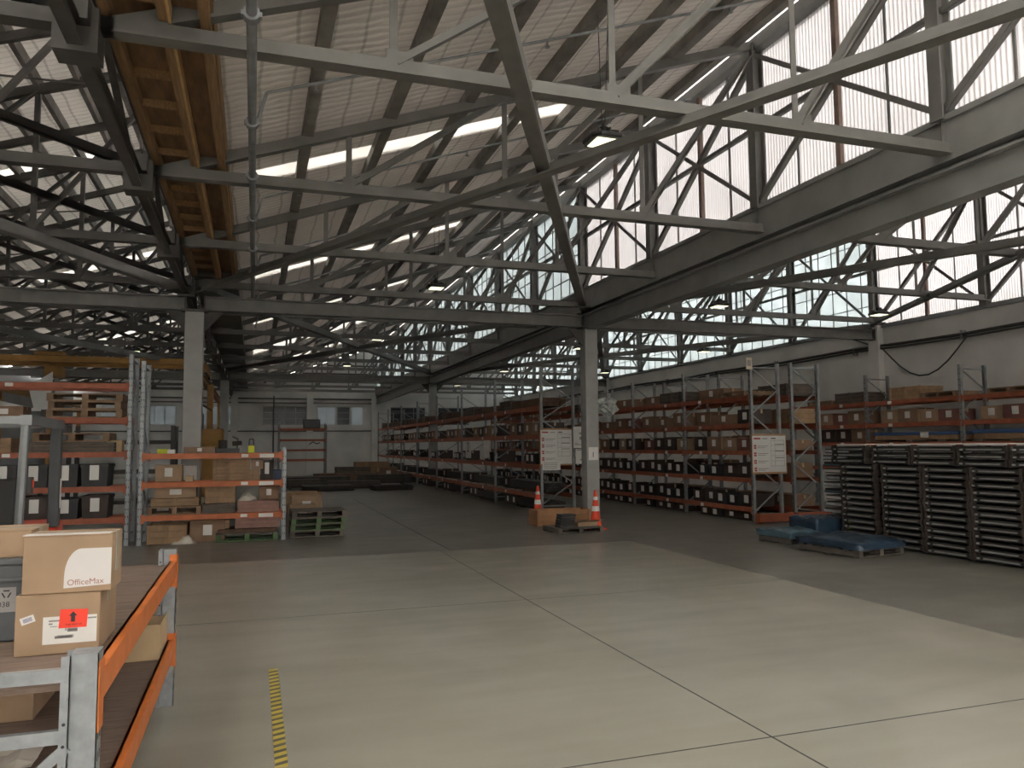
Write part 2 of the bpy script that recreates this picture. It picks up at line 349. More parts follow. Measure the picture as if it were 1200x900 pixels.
# ------------------------------------------------------------------ roofs, valleys, glazing
def roof(name, V, mat_, lights, purl, label, x1=None):
    zf = lambda x: ZV+.32+SL*(x-V)
    m = MB(); x0, x1 = (V+.86 if V == XL else V-.05), V+BAY+.25
    def slab(mb, xa, xb, ya, yb, t=.05, dz=0):
        vs = [(xa, ya, zf(xa)+dz), (xb, ya, zf(xb)+dz), (xb, yb, zf(xb)+dz), (xa, yb, zf(xa)+dz)]
        vs += [(a, b, c+t) for a, b, c in vs]
        mb.add(vs, [(0, 3, 2, 1), (0, 1, 5, 4), (1, 2, 6, 5), (2, 3, 7, 6), (3, 0, 4, 7)]); mb.add(vs[4:], [(0, 1, 2, 3)], 1 if t > .02 else 0)
    y = Y0-.2
    for ya, yb, xa, xb in lights:
        slab(m, x0, x1, y, ya); slab(m, x0, xa, ya, yb); slab(m, xb, x1, ya, yb); y = yb
    slab(m, x0, x1, y, Y1+.3)
    o = tag(m.build(name, [mat_, ZINC if V == XM else mat_]), label, 'roof', kind='structure')
    for ya, yb, xa, xb in lights:
        q = MB(); slab(q, xa, xb, ya, yb, .01, .02); q.build('roof_light', MATS['fill_roof_light' if yb < 7 else 'roof_light_sheet'], o)
    for px in purl:
        q = MB(); xx = V+px; z = zf(xx)-.005; W_ = .045 if V == XLL else .075
        q.add([(xx-W_, Y0, z-.2), (xx+W_, Y0, z-.2), (xx+W_, Y0, z+.012), (xx-W_, Y0, z-.016), (xx-W_, Y1, z-.2), (xx+W_, Y1, z-.2), (xx+W_, Y1, z+.012), (xx-W_, Y1, z-.016)],
              [(0, 1, 2, 3), (7, 6, 5, 4), (0, 4, 5, 1), (1, 5, 6, 2), (2, 6, 7, 3), (3, 7, 4, 0)])
        q.build('purlin', PURL, o)
    if V == XLL:
        for k in range(-4, 10):
            q = MB(); yy = YG(k)+PY/2; q.bar((V+.3, yy, zf(V+.3)-.28), (V+BAY, yy, zf(V+BAY)-.28), .1, .14); q.build('rafter', STEELD, o)
            q = MB(); q.bar((V+3.2, YG(k)+.1, zf(V+3.2)-.33), (V+8.2, YG(k)+PY-.1, zf(V+8.2)-.33), .03, .03); q.build('tie_rod', STEELD, o)
    return o
NEAR_FILL = [(y, y+1.5, .9, 9.0) for y in (-7.2, -4.8, -2.4, 0, 2.4, 4.8)]  # extra openings above and behind the viewer, added to light the foreground
LA = [(a, b, XL+c, XL+d) for a, b, c, d in NEAR_FILL]+[(y, y+(.62 if y < 36 else 2.2), XL+1.2, XL+7.0) for y in (12.85, 20.9, 29, 37, 45, 52)]  # far strips widened to brighten the far end
LLt = [(a, b, XLL+c, XLL+d) for a, b, c, d in NEAR_FILL]+[(10.6, 11.3, XLL+1, XLL+8.4), (19.05, 19.75, XLL+1, XLL+8.4), (28.5, 29.2, XLL+1, XLL+8.4), (41.5, 44.5, XLL+3.5, XLL+9.0)]
LB = [(a, b, XM+c, XM+d) for a, b, c, d in NEAR_FILL]+[(y, y+1.5, XM+1.2, XM+7.0) for y in (10.5, 14.5, 18.5, 22.5, 26.5, 31, 36, 41, 46, 51)]  # right-bay strips widened out of view to brighten that bay
PU = [.75+1.22*i for i in range(8)]
roof('ceiling', XL, MATS['roof_blanket'], LA, PU, 'grey insulated sawtooth roof slope over the middle bay')
roof('ceiling', XLL, MATS['roof_blanket_pale'], LLt, [.6+.62*i for i in range(15)], 'pale insulated sawtooth roof slope over the left bay')
roof('ceiling', XM, MATS['roof_blanket'], LB, PU, 'insulated sawtooth roof slope over the right bay')

# timber-lined valley gutter over the left column row
g = empty('trim_2', (0, 0, 0)); tag(g, 'new brown timber and plywood lining under the left valley gutter', 'gutter lining', kind='structure')
YT = 18.8
m = MB(); m.box(-1.36, Y0, 6.04, -.46, YT, 6.06); m.build('plywood_soffit', PLY, g)
for xa, xb, z in ((-1.38, -1.29, 5.90), (-.89, -.80, 5.88), (-.54, -.45, 5.90), (-.452, -.43, 6.03)):
    m = MB(); m.box(xa, Y0, z, xb, YT, 6.045 if z < 6 else 6.4); m.build('stringer' if z < 6 else 'side_board', TIMB, g)
m = MB(); m.box(-.805, Y0, 5.87, -.78, YT, 6.02); m.build('batten', mat('pale_timber_edge', (.52, .33, .15), .7, 0, .15, 4), g)
YT = 18.8
y = Y0+.4
while y < YT:
    m = MB(); m.box(-1.29, y, 5.95, -.89, y+.045, 6.042); m.build('noggin', TIMB, g); y += .78
g = empty('trim_3', (0, 0, 0)); tag(g, 'dark old valley gutter beyond the left column', 'gutter', kind='structure')
m = MB(); m.box(-1.35, YT, 5.9, -.43, Y1, 6.38); m.build('gutter_box', STEELD, g)
m = MB(); m.ibeam((XL-.24, Y0, 5.6), (XL-.24, Y1, 5.6), .12, .2, .02); m.build('valley_beam', STEELD, g)
m = MB(); m.ang((XL-.12, Y0, 5.95), (XL-.12, Y1, 5.95), .06, .015); m.build('eaves_angle', STEELD, g)
for k in range(-4, 10):
    q = MB(); q.box(XL-.42, YG(k)-.16, 5.45, XL-.06, YG(k)+.14, 5.86); q.box(XL-.36, YG(k)-.3, 5.68, XL-.12, YG(k)+.28, 5.9); q.build('truss_shoe', STEELD, g)
    q = MB(); q.ang((XL-.12, YG(k)+.1, 5.9), (XL-.3, YG(k)+PY-.15, 5.55), .07, .02); q.build('strut', STEELD, g)
g = empty('trim_4', (0, 0, 0)); tag(g, 'deep grey valley gutter and beam on top of the central columns', 'gutter', kind='structure')
m = MB(); m.box(XM-.12, Y0, 5.62, XM+.06, Y1, 6.2); m.box(XM-.16, Y0, 6.14, XM+.1, Y1, 6.22); m.build('fascia_girder', FLARE_STEEL, g)
m = MB(); m.box(XM+.06, Y0, 5.52, XM+.85, Y1, 5.98); m.build('gutter_box', FLARE_STEEL, g)
m = MB(); m.ibeam((XM, Y0, 5.3), (XM, Y1, 5.3), .26, .44, .03); m.build('valley_beam', FLARE_STEEL, g)
m = MB(); m.tube([(XM+.62, Y0, 5.40), (XM+.62, Y1, 5.40)], .05); m.build('drain_pipe', GALVD, g)

def ribbed(y0, y1, z0, z1):
    m = MB(); n = int((y1-y0)/.019); vs = []
    for i in range(n+1):
        y = y0+(y1-y0)*i/n; x = .009*math.cos(y*2*math.pi/.076); vs += [(x, y, z0), (x, y, z1)]
    m.add(vs, [(2*i, 2*i+1, 2*i+3, 2*i+2) for i in range(n)]); return m
WN = [len(win)]
def glaze_bay(X, k, row, zb):
    ya, L_ = YG(k), PY
    WN[0] += 1; far = k >= 0
    o = empty('window_%d' % WN[0], (X, ya, 0))
    idx = k+7
    tag(o, '%s glazing bay above the %s, %s from the front' % ('clear small-paned' if far else 'white ribbed translucent', row, ORD1[idx-1]), 'roof glazing', kind='structure')
    if far:
        m = MB(); m.box(.02, 0, zb, .03, L_, ZG1); m.build('glass', MATS['wired_glass'], o)
        m = MB()
        for j in range(1, 6): m.box(.0, L_*j/6-.011, zb, .03, L_*j/6+.011, ZG1)
        n = 5
        for j in range(1, n): z = zb+(ZG1-zb)*j/n; m.box(.0, 0, z-.012, .03, L_, z+.012)
        m.build('glazing_bars', STEEL, o)
    else:
        ribbed(0, L_, zb, ZG1).build('ribbed_sheet', MATS['ribbed_sheet'], o)
        m = MB(); m.box(-.09, L_/2-.05, zb, -.02, L_/2+.05, ZG1); m.build('timber_mullion', mat('brown_mullion', (.26, .19, .16), .8), o)
        for s in (.25, .75):
            m = MB(); m.box(-.05, L_*s-.015, zb, -.02, L_*s+.015, ZG1); m.build('glazing_bar', STEEL, o)
    m = MB(); m.ibeam((-.13, 0, zb-.05), (-.13, 0, ZG1+.1), .20, .22, .03, up=(1, 0, 0)); m.build('post', STEEL, o)
    m = MB(); m.ang((-.14, 0, ZG1-.1), (-.14, L_, zb+.02), .085, .02); m.build('brace', STEEL, o)
    m = MB(); m.ang((-.2, 0, zb+.02), (-.2, L_, ZG1-.1), .075, .02); m.build('brace', STEEL, o)
    m = MB(); m.ang((-.1, 0, (zb+ZG1)/2), (-.1, L_, (zb+ZG1)/2), .07, .02); m.build('rail', STEEL, o)
    m = MB(); m.box(-.2, 0, ZG1-.02, .08, L_, ZG1+.2); m.build('head_plate', STEEL, o)
for X, row, zb in ((XL, 'left column row', 6.1), (XM, 'central column row', ZG0), (XR, 'right-hand wall', 5.6)):
    for k in range(-6, 10): glaze_bay(X, k, row, zb)
    # short end lengths
    m = MB(); m.box(X-.05, Y0, zb, X+.03, YG(-6), ZG1+.2); m.box(X-.05, YG(10), zb, X+.03, max(Y1, YG(10)+.01), ZG1+.2)
    WN[0] += 1; tag(m.build('trim_%d' % WN[0], WALLD), 'grey closing panel at the end of glazing over the %s' % row, 'panel', kind='structure')

# ------------------------------------------------------------------ columns, trusses, beams, braces
def column(x, y, w_, label, h=5.1):
    o = empty('steel_column', (x, y, 0)); tag(o, label, 'column', 'steel columns')
    m = MB(); a = w_/2
    m.box(-a, -a, 0, a, a, h); m.build('shaft', COLP, o, bevel=.012)
    m = MB(); m.box(-a-.06, -a-.06, 0, a+.06, a+.06, .025); m.build('base_plate', STEELD, o)
    m = MB(); m.box(-a-.08, -a-.08, h, a+.08, a+.08, h+.05); m.build('cap_plate', STEELD, o)
    for sx in (-1, 1):
        m = MB(); m.prism([(sx*a, h-.45), (sx*a, h), (sx*(a+.4), h)] if sx < 0 else [(sx*a, h-.45), (sx*(a+.4), h), (sx*a, h)], -.02, .02); m.build('gusset', STEELD, o)
    return o
cl = column(XL-.04, YC, .40, 'square pale grey steel column standing by the left pallet rack')
cm = column(XM, YC, .36, 'square pale grey steel column beside the rack end with notice sheets')
column(XL-.04, YG(5), .38, 'far pale grey column in the left row, by the yellow crane mast')
column(XM, YG(5), .36, 'far pale grey column standing inside the long aisle rack')
# papers on the columns
m = MB(); m.box(-.14, -.208, 1.27, .13, -.202, 1.59); m.build('paper_sheet', WHITE, cl)
m = MB(); m.box(-.13, -.189, 1.58, .14, -.183, 1.92); m.build('paper_sheet', WHITE, cm)
text('printed_numeral', '1', .2, (.0, -.192, 1.72), (R(90), 0, 0), INK, cm)

def truss_proto(STEEL):
    o = empty('roof_truss')
    NX = [2.6, 5.03, 7.46, 9.78]
    m = MB(); m.ang((.05, -.01, ZC-.07), (BAY-.1, -.01, ZC-.07), .11, .03); m.box(.05, -.08, ZC-.075, BAY-.1, .08, ZC+.07); m.build('bottom_chord', STEEL, o)
    m = MB(); m.bar((.05, 0, ZV+.09), (BAY-.1, 0, ZV+.09+SL*(BAY-.1)), .13, .15); m.build('top_chord', STEEL, o)
    for x in NX:
        m = MB(); m.ang((x, 0, ZC), (x, 0, ZV+.05+SL*x), .075, .02); m.build('vertical', STEEL, o)
    for a, b in zip(NX, NX[1:]):
        m = MB(); m.ang((a, 0, ZC+.02), (b, 0, ZV+.05+SL*b), .09, .02); m.build('diagonal', STEEL, o)
    for x in NX[:3]:
        m = MB(); m.box(x-.12, -.06, ZC-.02, x+.16, -.05, ZC+.17); m.build('gusset_plate', STEEL, o)
    return o
protos = [truss_proto(STEEL), truss_proto(STEELD)]; used = [False, False]  # left-bay set takes darker steel, its backlit shade put in colour
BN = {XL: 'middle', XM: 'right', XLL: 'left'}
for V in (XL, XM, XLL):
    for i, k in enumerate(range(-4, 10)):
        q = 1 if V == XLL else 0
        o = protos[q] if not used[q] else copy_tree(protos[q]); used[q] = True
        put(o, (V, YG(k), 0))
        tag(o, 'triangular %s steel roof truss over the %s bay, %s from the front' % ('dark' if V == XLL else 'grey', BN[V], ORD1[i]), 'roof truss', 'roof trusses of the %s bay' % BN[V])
        if V == XL:
            m = MB(); m.box(-.2, -.075, ZC-.07, .1, .075, ZC+.065); m.build('heel_plate', STEEL, o)
        if V == XLL:
            m = MB(); m.ang((BAY-.15, 0, ZC-.02), (BAY-5.2, 0, ZC+1.55), .11, .025); m.build('raking_strut', STEELD, o)
def main_beam(xa, xb, y, label):
    o = empty('steel_beam', ((xa+xb)/2, y, 5.32)); tag(o, label, 'beam', 'main tie beams on the column lines')
    h = (xb-xa)/2
    m = MB(); m.ibeam((-h, 0, 0), (h, 0, 0), .22, .32, .03); m.build('web_and_flanges', STEEL, o)
    for s in (-1, 1):
        m = MB(); m.box(s*h-.015, -.12, -.18, s*h+.015, .12, .18); m.build('end_plate', STEELD, o)
for k, fn in ((0, 'near'), (5, 'far')):
    main_beam(XL+.17, XM-.19, YG(k), 'heavy grey steel beam joining the %s pair of columns' % fn)
    main_beam(XM+.19, XR-.23, YG(k), 'heavy grey steel beam from the %s central column to the right wall' % fn)
    main_beam(XLL-.1, XL-.25, YG(k), 'heavy dark steel beam running left from the %s left column' % fn)
def brace(p, q, label):
    o = empty('wind_brace', [(a+b)/2 for a, b in zip(p, q)]); tag(o, label, 'brace', 'long horizontal wind braces')
    a = [(x-y)/2 for x, y in zip(p, q)]; b = [-x for x in a]
    m = MB(); m.ang(a, b, .17, .025); m.build('angle_bar', STEEL, o)
    d = (Vector(b)-Vector(a)).normalized()
    for e, s in ((a, 1), (b, -1)):
        m = MB(); m.bar(Vector(e)-Vector((0, 0, .02)), Vector(e)+d*s*.5-Vector((0, 0, .02)), .3, .02); m.build('end_gusset', STEELD, o)
ZB = 5.52
for k, fn in ((0, 'near'), (5, 'far')):
    brace((XL+.1, YG(k)-.2, ZB), (XM-.2, YG(k-5), ZB), 'long diagonal brace in the %s half of middle bay, starting at left column' % fn)
    brace((XM-.15, YG(k)-.2, ZB+.1), (XL+.2, YG(k-5), ZB+.1), 'long diagonal brace in the %s half of middle bay, ending at central column' % fn)
    brace((XM+.2, YG(k)-.2, ZB), (XR-.2, YG(k-5), ZB), 'long diagonal brace in the %s half of right bay, starting at central column' % fn)
    brace((XR-.3, YG(k)-.2, ZB+.1), (XM+.3, YG(k-5), ZB+.1), 'long diagonal brace in the %s half of right bay, ending at right wall' % fn)
    brace((XL-.25, YG(k)-.2, ZB), (XLL+.2, YG(k-5), ZB), 'long diagonal brace in the %s half of left bay, ending at left column' % fn)

# sprinkler main with its couplings and branch lines
o = empty('sprinkler_main', (-.08, 6.5, 5.62)); tag(o, 'grey sprinkler main pipe running beside the timber gutter lining', 'pipe')
m = MB(); m.cyl((0, -12, 0), (0, 13, 0), .045, 12); m.build('pipe_run', GALVD, o, smooth=True)
for y in (-.9, .1, 2.4, 4.2, 6.2, 8.2, 10.2):
    m = MB(); m.cyl((0, y-.05, 0), (0, y+.05, 0), .07, 12); m.box(-.085, y-.03, -.02, .085, y+.03, .02); m.build('coupling', GALVD, o)
for i, y in enumerate((1.0, 5.0, 9.0, 12.95, 17.0, 21, 25)):
    o = empty('sprinkler_branch', (-.08, y, 5.62)); tag(o, 'thin sprinkler branch pipe climbing the middle roof, %s from the front' % ORD1[i], 'pipe', 'sprinkler branch pipes')
    m = MB(); m.tube([(.05, 0, .05), (.15, 0, .42), (8.2, 0, .42+SL*8.05)], .02); m.build('pipe_run', GALVD, o)
    for x in (.7, 3.6, 6.4):
        z = .42+SL*(x-.15); m = MB(); m.cyl((x, 0, z-.09), (x, 0, z), .012, 6); m.cyl((x, 0, z-.1), (x, 0, z-.085), .035, 8); m.build('sprinkler_head', GALVD, o)

# high-bay lamps
def lamp_proto():
    o = empty('high_bay_lamp')
    m = MB(); n = 24
    def oct_(r, sq): return [(max(-sq, min(sq, r*math.cos(2*math.pi*i/n))), max(-sq, min(sq, r*math.sin(2*math.pi*i/n)))) for i in range(n)]
    rings = [(.27, .23, 0), (.285, .245, .02), (.285, .245, .05), (.2, .2, .085), (.1, .1, .11), (.07, .07, .2)]
    vs = []
    for r_, sq, z in rings: vs += [(x, y, z) for x, y in oct_(r_, sq)]
    fs = [(j*n+i, j*n+(i+1) % n, (j+1)*n+(i+1) % n, (j+1)*n+i) for j in range(len(rings)-1) for i in range(n)]
    fs += [tuple(range(n-1, -1, -1)), tuple(range((len(rings)-1)*n, len(rings)*n))]
    m.add(vs, fs); m.build('housing', DARKP, o)
    m = MB(); m.box(-.165, -.165, -.012, .165, .165, -.001); m.build('lens', LENS, o)
    m = MB()
    for a in range(8):
        c, s = math.cos(a*math.pi/4), math.sin(a*math.pi/4); m.bar((c*.1, s*.1, .13), (c*.21, s*.21, .1), .012, .06)
    m.build('cooling_fins', STEELD, o)
    return o
lp = lamp_proto(); first = True
lamps = [(4.35, 9.1+10*i, 6.0, 'lit square high-bay lamp over the middle bay, %s from the front' % ORD1[i]) for i in range(5)]
lamps += [(11.45, y, 5.55, 'lit high-bay lamp hanging over the aisle right of central column, %s one back' % ORD1[i]) for i, y in enumerate((17.2, 26.3, 35.5, 44.6))]
lamps += [(16.57, y, 5.55, 'lit high-bay lamp hanging close to the right wall, %s one back' % ORD1[i]) for i, y in enumerate((17.1, 26, 35, 44.2))]
lamps += [(-7.85, y, 6.0, 'lit high-bay lamp hanging over the left bay, outer row, %s one back' % ORD1[i]) for i, y in enumerate((18.2, 28.4, 38.8, 49.2))]
lamps += [(-4.75, y, 6.0, 'lit high-bay lamp hanging over the left bay, inner row, %s one back' % ORD1[i]) for i, y in enumerate((35.3, 41.9))]
for x, y, z, lab in lamps:
    o = lp if first else copy_tree(lp); first = False
    put(o, (x, y, z)); tag(o, lab, 'ceiling lamp', 'high-bay lamps')
    V = XL if XL < x < XM else (XM if x > XM else XLL)
    top = ZV+.3+SL*(x-V)-z
    m = MB(); m.cyl((-.02, 0, .19), (-.06, 0, top), .006, 6); m.cyl((.02, 0, .19), (.1, 0, top), .006, 6); m.cyl((0, 0, .18), (0, 0, .26), .02, 8); m.build('suspension_wire', CABLE, o)

# cables along the right wall
for i, (z, r_) in enumerate(((4.95, .045), (4.86, .03))):
    o = empty('wall_cable', (XR-.1, 20, z)); tag(o, ('thick' if i == 0 else 'thin lower')+' dark cable run along the right wall below the glazing', 'cable')
    m = MB(); pts = [(0 if j % 2 else -.02, -24+j*2, .03*math.sin(j*1.7)) for j in range(31)]; m.tube(pts, r_, 8); m.build('cable_run', CABLE, o)
    m = MB()
    for j in range(0, 31, 2): m.box(-.06, -24.03+j*2, -.08, .1, -23.97+j*2, .08)
    m.build('cable_clips', GALVD, o)
o = empty('hanging_cable', (XR-.14, 17.2, 4.9)); tag(o, 'dark cable drooping in a loop from the right wall', 'cable')
m = MB(); m.tube([(0, 3.2+.0-.4*t, .55-.15*t) if t < 4 else (0, 1.6-(t-4)*.33, -.05-.95*math.sin((t-4)/9*math.pi)) for t in range(14)], .022); m.build('loop', CABLE, o)
# ------------------------------------------------------------------ goods: prototypes (front faces -y, standing on z = 0)
PR = {}
def reg(key, o): PR[key] = [o, False]; return o
def carton(key, L_, D, H, m_, lab=True, name='carton'):
    o = empty(name); m = MB(); m.box(-L_/2, -D/2, 0, L_/2, D/2, H); m.build('body', m_, o, bevel=.006)
    m = MB(); m.box(-L_/2-.001, -.03, H, L_/2+.001, .03, H+.0015); m.box(-L_/2-.0015, -.03, H*.7, -L_/2, .03, H); m.box(L_/2, -.03, H*.7, L_/2+.0015, .03, H); m.build('packing_tape', CARDP, o)
    if lab:
        m = MB(); m.box(-.09, -D/2-.002, H*.3, .09, -D/2, H*.3+.2 if H > .3 else H*.85); m.build('paper_label', WHITE, o)
    return reg(key, o)
def tub(key, L_, D, H, m_, lab=True):
    o = empty('storage_tub'); m = MB()
    t = .02
    vs = lambda s, z: [(-L_/2*s, -D/2*s, z), (L_/2*s, -D/2*s, z), (L_/2*s, D/2*s, z), (-L_/2*s, D/2*s, z)]
    a, b, c, d = vs(.92, 0), vs(1, H), vs(.95, H), vs(.88, t)
    m.add(a+b+c+d, [(3, 2, 1, 0)]+[(i, (i+1) % 4, 4+(i+1) % 4, 4+i) for i in range(4)]+[(4+i, 4+(i+1) % 4, 8+(i+1) % 4, 8+i) for i in range(4)]+[(8+i, 8+(i+1) % 4, 12+(i+1) % 4, 12+i) for i in range(4)]+[(12, 13, 14, 15)])
    m.build('body', m_, o)
    m = MB(); m.box(-L_/2-.012, -D/2-.012, H-.04, L_/2+.012, -D/2+.004, H-.005); m.box(-L_/2-.012, D/2-.004, H-.04, L_/2+.012, D/2+.012, H-.005)
    m.box(-L_/2-.012, -D/2, H-.04, -L_/2+.004, D/2, H-.005); m.box(L_/2-.004, -D/2, H-.04, L_/2+.012, D/2, H-.005); m.build('rim', m_, o)
    if lab: m = MB(); m.box(-.085, -D/2-.016, H*.3, .085, -D/2-.0, H*.3+.2); m.build('paper_label', WHITE, o)
    return reg(key, o)
def crate(key, L_, D, H, m_, n=3):
    o = empty('wooden_crate'); m = MB(); g = .015; sh = H/n
    for j in range(n):
        z0, z1 = j*sh+g/2, (j+1)*sh-g/2
        m.box(-L_/2, -D/2, z0, L_/2, -D/2+.02, z1); m.box(-L_/2, D/2-.02, z0, L_/2, D/2, z1)
        m.box(-L_/2, -D/2+.02, z0, -L_/2+.02, D/2-.02, z1); m.box(L_/2-.02, -D/2+.02, z0, L_/2, D/2-.02, z1)
    m.box(-L_/2+.02, -D/2+.02, 0, L_/2-.02, D/2-.02, .02); m.build('slats', m_, o)
    for sx in (-1, 0, 1): m = MB(); m.box(sx*(L_/2-.04)-.03, -D/2-.018, 0, sx*(L_/2-.04)+.03, -D/2, H); m.build('batten', m_, o)
    m = MB(); m.box(-L_/2+.02, -D/2+.02, .02, L_/2-.02, D/2-.02, H*.8); m.build('contents', CARDD, o)
    return reg(key, o)
def pallet_parts(o, L_, D, m_, H=.14, mb=None):
    m = MB()
    for i in range(7): y = -D/2+i*(D-.1)/6; m.box(-L_/2, y, H-.022, L_/2, y+.1, H)
    m.build('deck_boards', m_, o)
    m = MB()
    for x in (-L_/2, -.05, L_/2-.1): m.box(x, -D/2, .022, x+.1, D/2, H-.022)
    m.build('bearers', mb or m_, o)
    m = MB()
    for y in (-D/2, -.05, D/2-.1): m.box(-L_/2, y, 0, L_/2, y+.1, .022)
    m.build('base_boards', mb or m_, o)
def pallet(key, L_, D, m_, mb=None):
    o = empty('wooden_pallet'); pallet_parts(o, L_, D, m_, mb=mb); return reg(key, o)
def bars(key, L_, n, r_, m_, rows=3, name='bar_bundle'):
    o = empty(name); m = MB(); W = n*r_*2.05; rnd = random.Random(key)
    for j in range(rows):
        for i in range(n):
            d = rnd.uniform(-.06, .06); m.box(-L_/2+d, -W/2+i*r_*2.05, .06+j*r_*2.05, L_/2+d, -W/2+i*r_*2.05+r_*2, .06+j*r_*2.05+r_*2)
    m.build('bars', m_, o)
    m = MB()
    for x in (-L_*.35, L_*.35): m.box(x-.04, -W/2, 0, x+.04, W/2, .06)
    m.build('bearers', WOODG, o)
    m = MB(); h = .06+rows*r_*2.05
    for x in (-L_*.3, L_*.3): m.box(x-.012, -W/2-.004, .05, x+.012, W/2+.004, h+.004)
    m.build('strapping', DARKP, o)
    return reg(key, o)
def planks(key, L_, D, H, m_, t=.045, name='timber_stack'):
    o = empty(name); m = MB(); rnd = random.Random(key); z = 0
    while z < H-.01:
        d = rnd.uniform(-.05, .05); nb = 4
        for i in range(nb): y = -D/2+i*D/nb; m.box(-L_/2+d, y, z, L_/2+d+rnd.uniform(-.04, .04), y+D/nb-.008, z+t-.006)
        z += t
    m.build('boards', m_, o); return reg(key, o)
carton('carton', .62, .5, .38, CARD); carton('dull', .7, .6, .42, CARDD); carton('red', .66, .55, .36, CARDR)
carton('plain', .5, .45, .3, CARDP, False); carton('dark', .62, .6, .40, DARKB); carton('long', 1.25, .6, .3, CARDD)
tub('tub', .5, .8, .3, DARKP); tub('btub', .56, .8, .34, BLUEB, False); tub('ltub', .5, .7, .34, DARKB)
crate('crate', 1.1, .8, .42, WOODL); crate('gcrate', 1.2, .8, .36, WOODG); crate('tray', .75, .6, .16, WOODL, 2); crate('pcrate', 1.0, .8, .34, PINK)
pallet('pallet', 1.15, .95, WOODP); pallet('gpallet', 1.2, 1.0, WOODG, GREEN); pallet('dpallet', 1.2, 1.0, WOODG)
bars('bars', 3.4, 9, .032, BLKST, 4); bars('sbars', 2.6, 8, .04, JUNK, 3); bars('rbars', 2.0, 8, .04, RUSTY, 3)
planks('planks', 2.8, .8, .26, OLDT); planks('boards', 1.2, .7, .3, WOODL); planks('plates', 2.2, 1.0, .16, JUNK, .02, 'steel_plate_stack')
def place(key, loc, rz, label, cat, group, sc=None):
    p = PR[key]
    if p[1]: o = copy_tree(p[0])
    else: o = p[0]; p[1] = True
    put(o, loc, rz, sc); tag(o, label, cat, group); return o
def covered(key):
    o = empty('board_pack'); m = MB()
    for j in range(4):
        for i in range(4): m.box(-1.42+.01*j, -.4+i*.2, .06+j*.035, 1.42-.012*i, -.4+i*.2+.19, .06+j*.035+.032)
    m.build('boards', WOODL, o)
    m = MB(); m.box(-1.44, -.415, .205, 1.44, .4, .30); m.build('blue_cover', mat('blue_cover', (.05, .11, .27), .5, 0, .15, 3), o, bevel=.01)
    m = MB(); m.box(.25, -.418, .12, .52, -.416, .30); m.build('paper_label', WHITE, o)
    for x in (-1.1, 0, 1.1): m = MB(); m.box(x-.05, -.4, 0, x+.05, .4, .06); m.build('bearer', WOODG, o)
    return reg(key, o)
covered('covered')
DESC = {'covered': ('blue-covered board pack', 'timber'), 'carton': ('brown labelled carton', 'box'), 'dull': ('dull brown carton', 'box'), 'red': ('reddish carton', 'box'), 'plain': ('plain pale carton', 'box'),
        'dark': ('dark labelled box', 'box'), 'long': ('long dull carton', 'box'), 'tub': ('black labelled tub', 'tub'), 'btub': ('dark blue tub', 'tub'), 'ltub': ('dark brown tub', 'tub'),
        'crate': ('pale wooden crate', 'crate'), 'gcrate': ('grey wooden crate', 'crate'), 'tray': ('shallow wooden tray', 'tray'), 'pcrate': ('pinkish crate', 'crate'),
        'pallet': ('empty wooden pallet', 'pallet'), 'gpallet': ('green-edged pallet', 'pallet'), 'dpallet': ('grey pallet', 'pallet'),
        'bars': ('black bar bundle', 'steel bars'), 'sbars': ('dark bar bundle', 'steel bars'), 'rbars': ('brown bar bundle', 'steel bars'),
        'planks': ('dark timber stack', 'timber'), 'boards': ('pale board stack', 'timber'), 'plates': ('steel plate stack', 'steel plates')}
SIZE = {'covered': (2.9, .3), 'carton': (.62, .38), 'dull': (.7, .42), 'red': (.66, .36), 'plain': (.5, .3), 'dark': (.62, .40), 'long': (1.25, .3), 'tub': (.53, .3), 'btub': (.59, .34), 'ltub': (.53, .34),
        'crate': (1.1, .42), 'gcrate': (1.2, .36), 'tray': (.75, .16), 'pcrate': (1.0, .34), 'pallet': (1.15, .14), 'gpallet': (1.2, .14), 'dpallet': (1.2, .14), 'bars': (3.5, .33), 'sbars': (2.75, .31), 'rbars': (2.15, .31),
        'planks': (2.95, .27), 'boards': (1.3, .315), 'plates': (2.35, .16)}

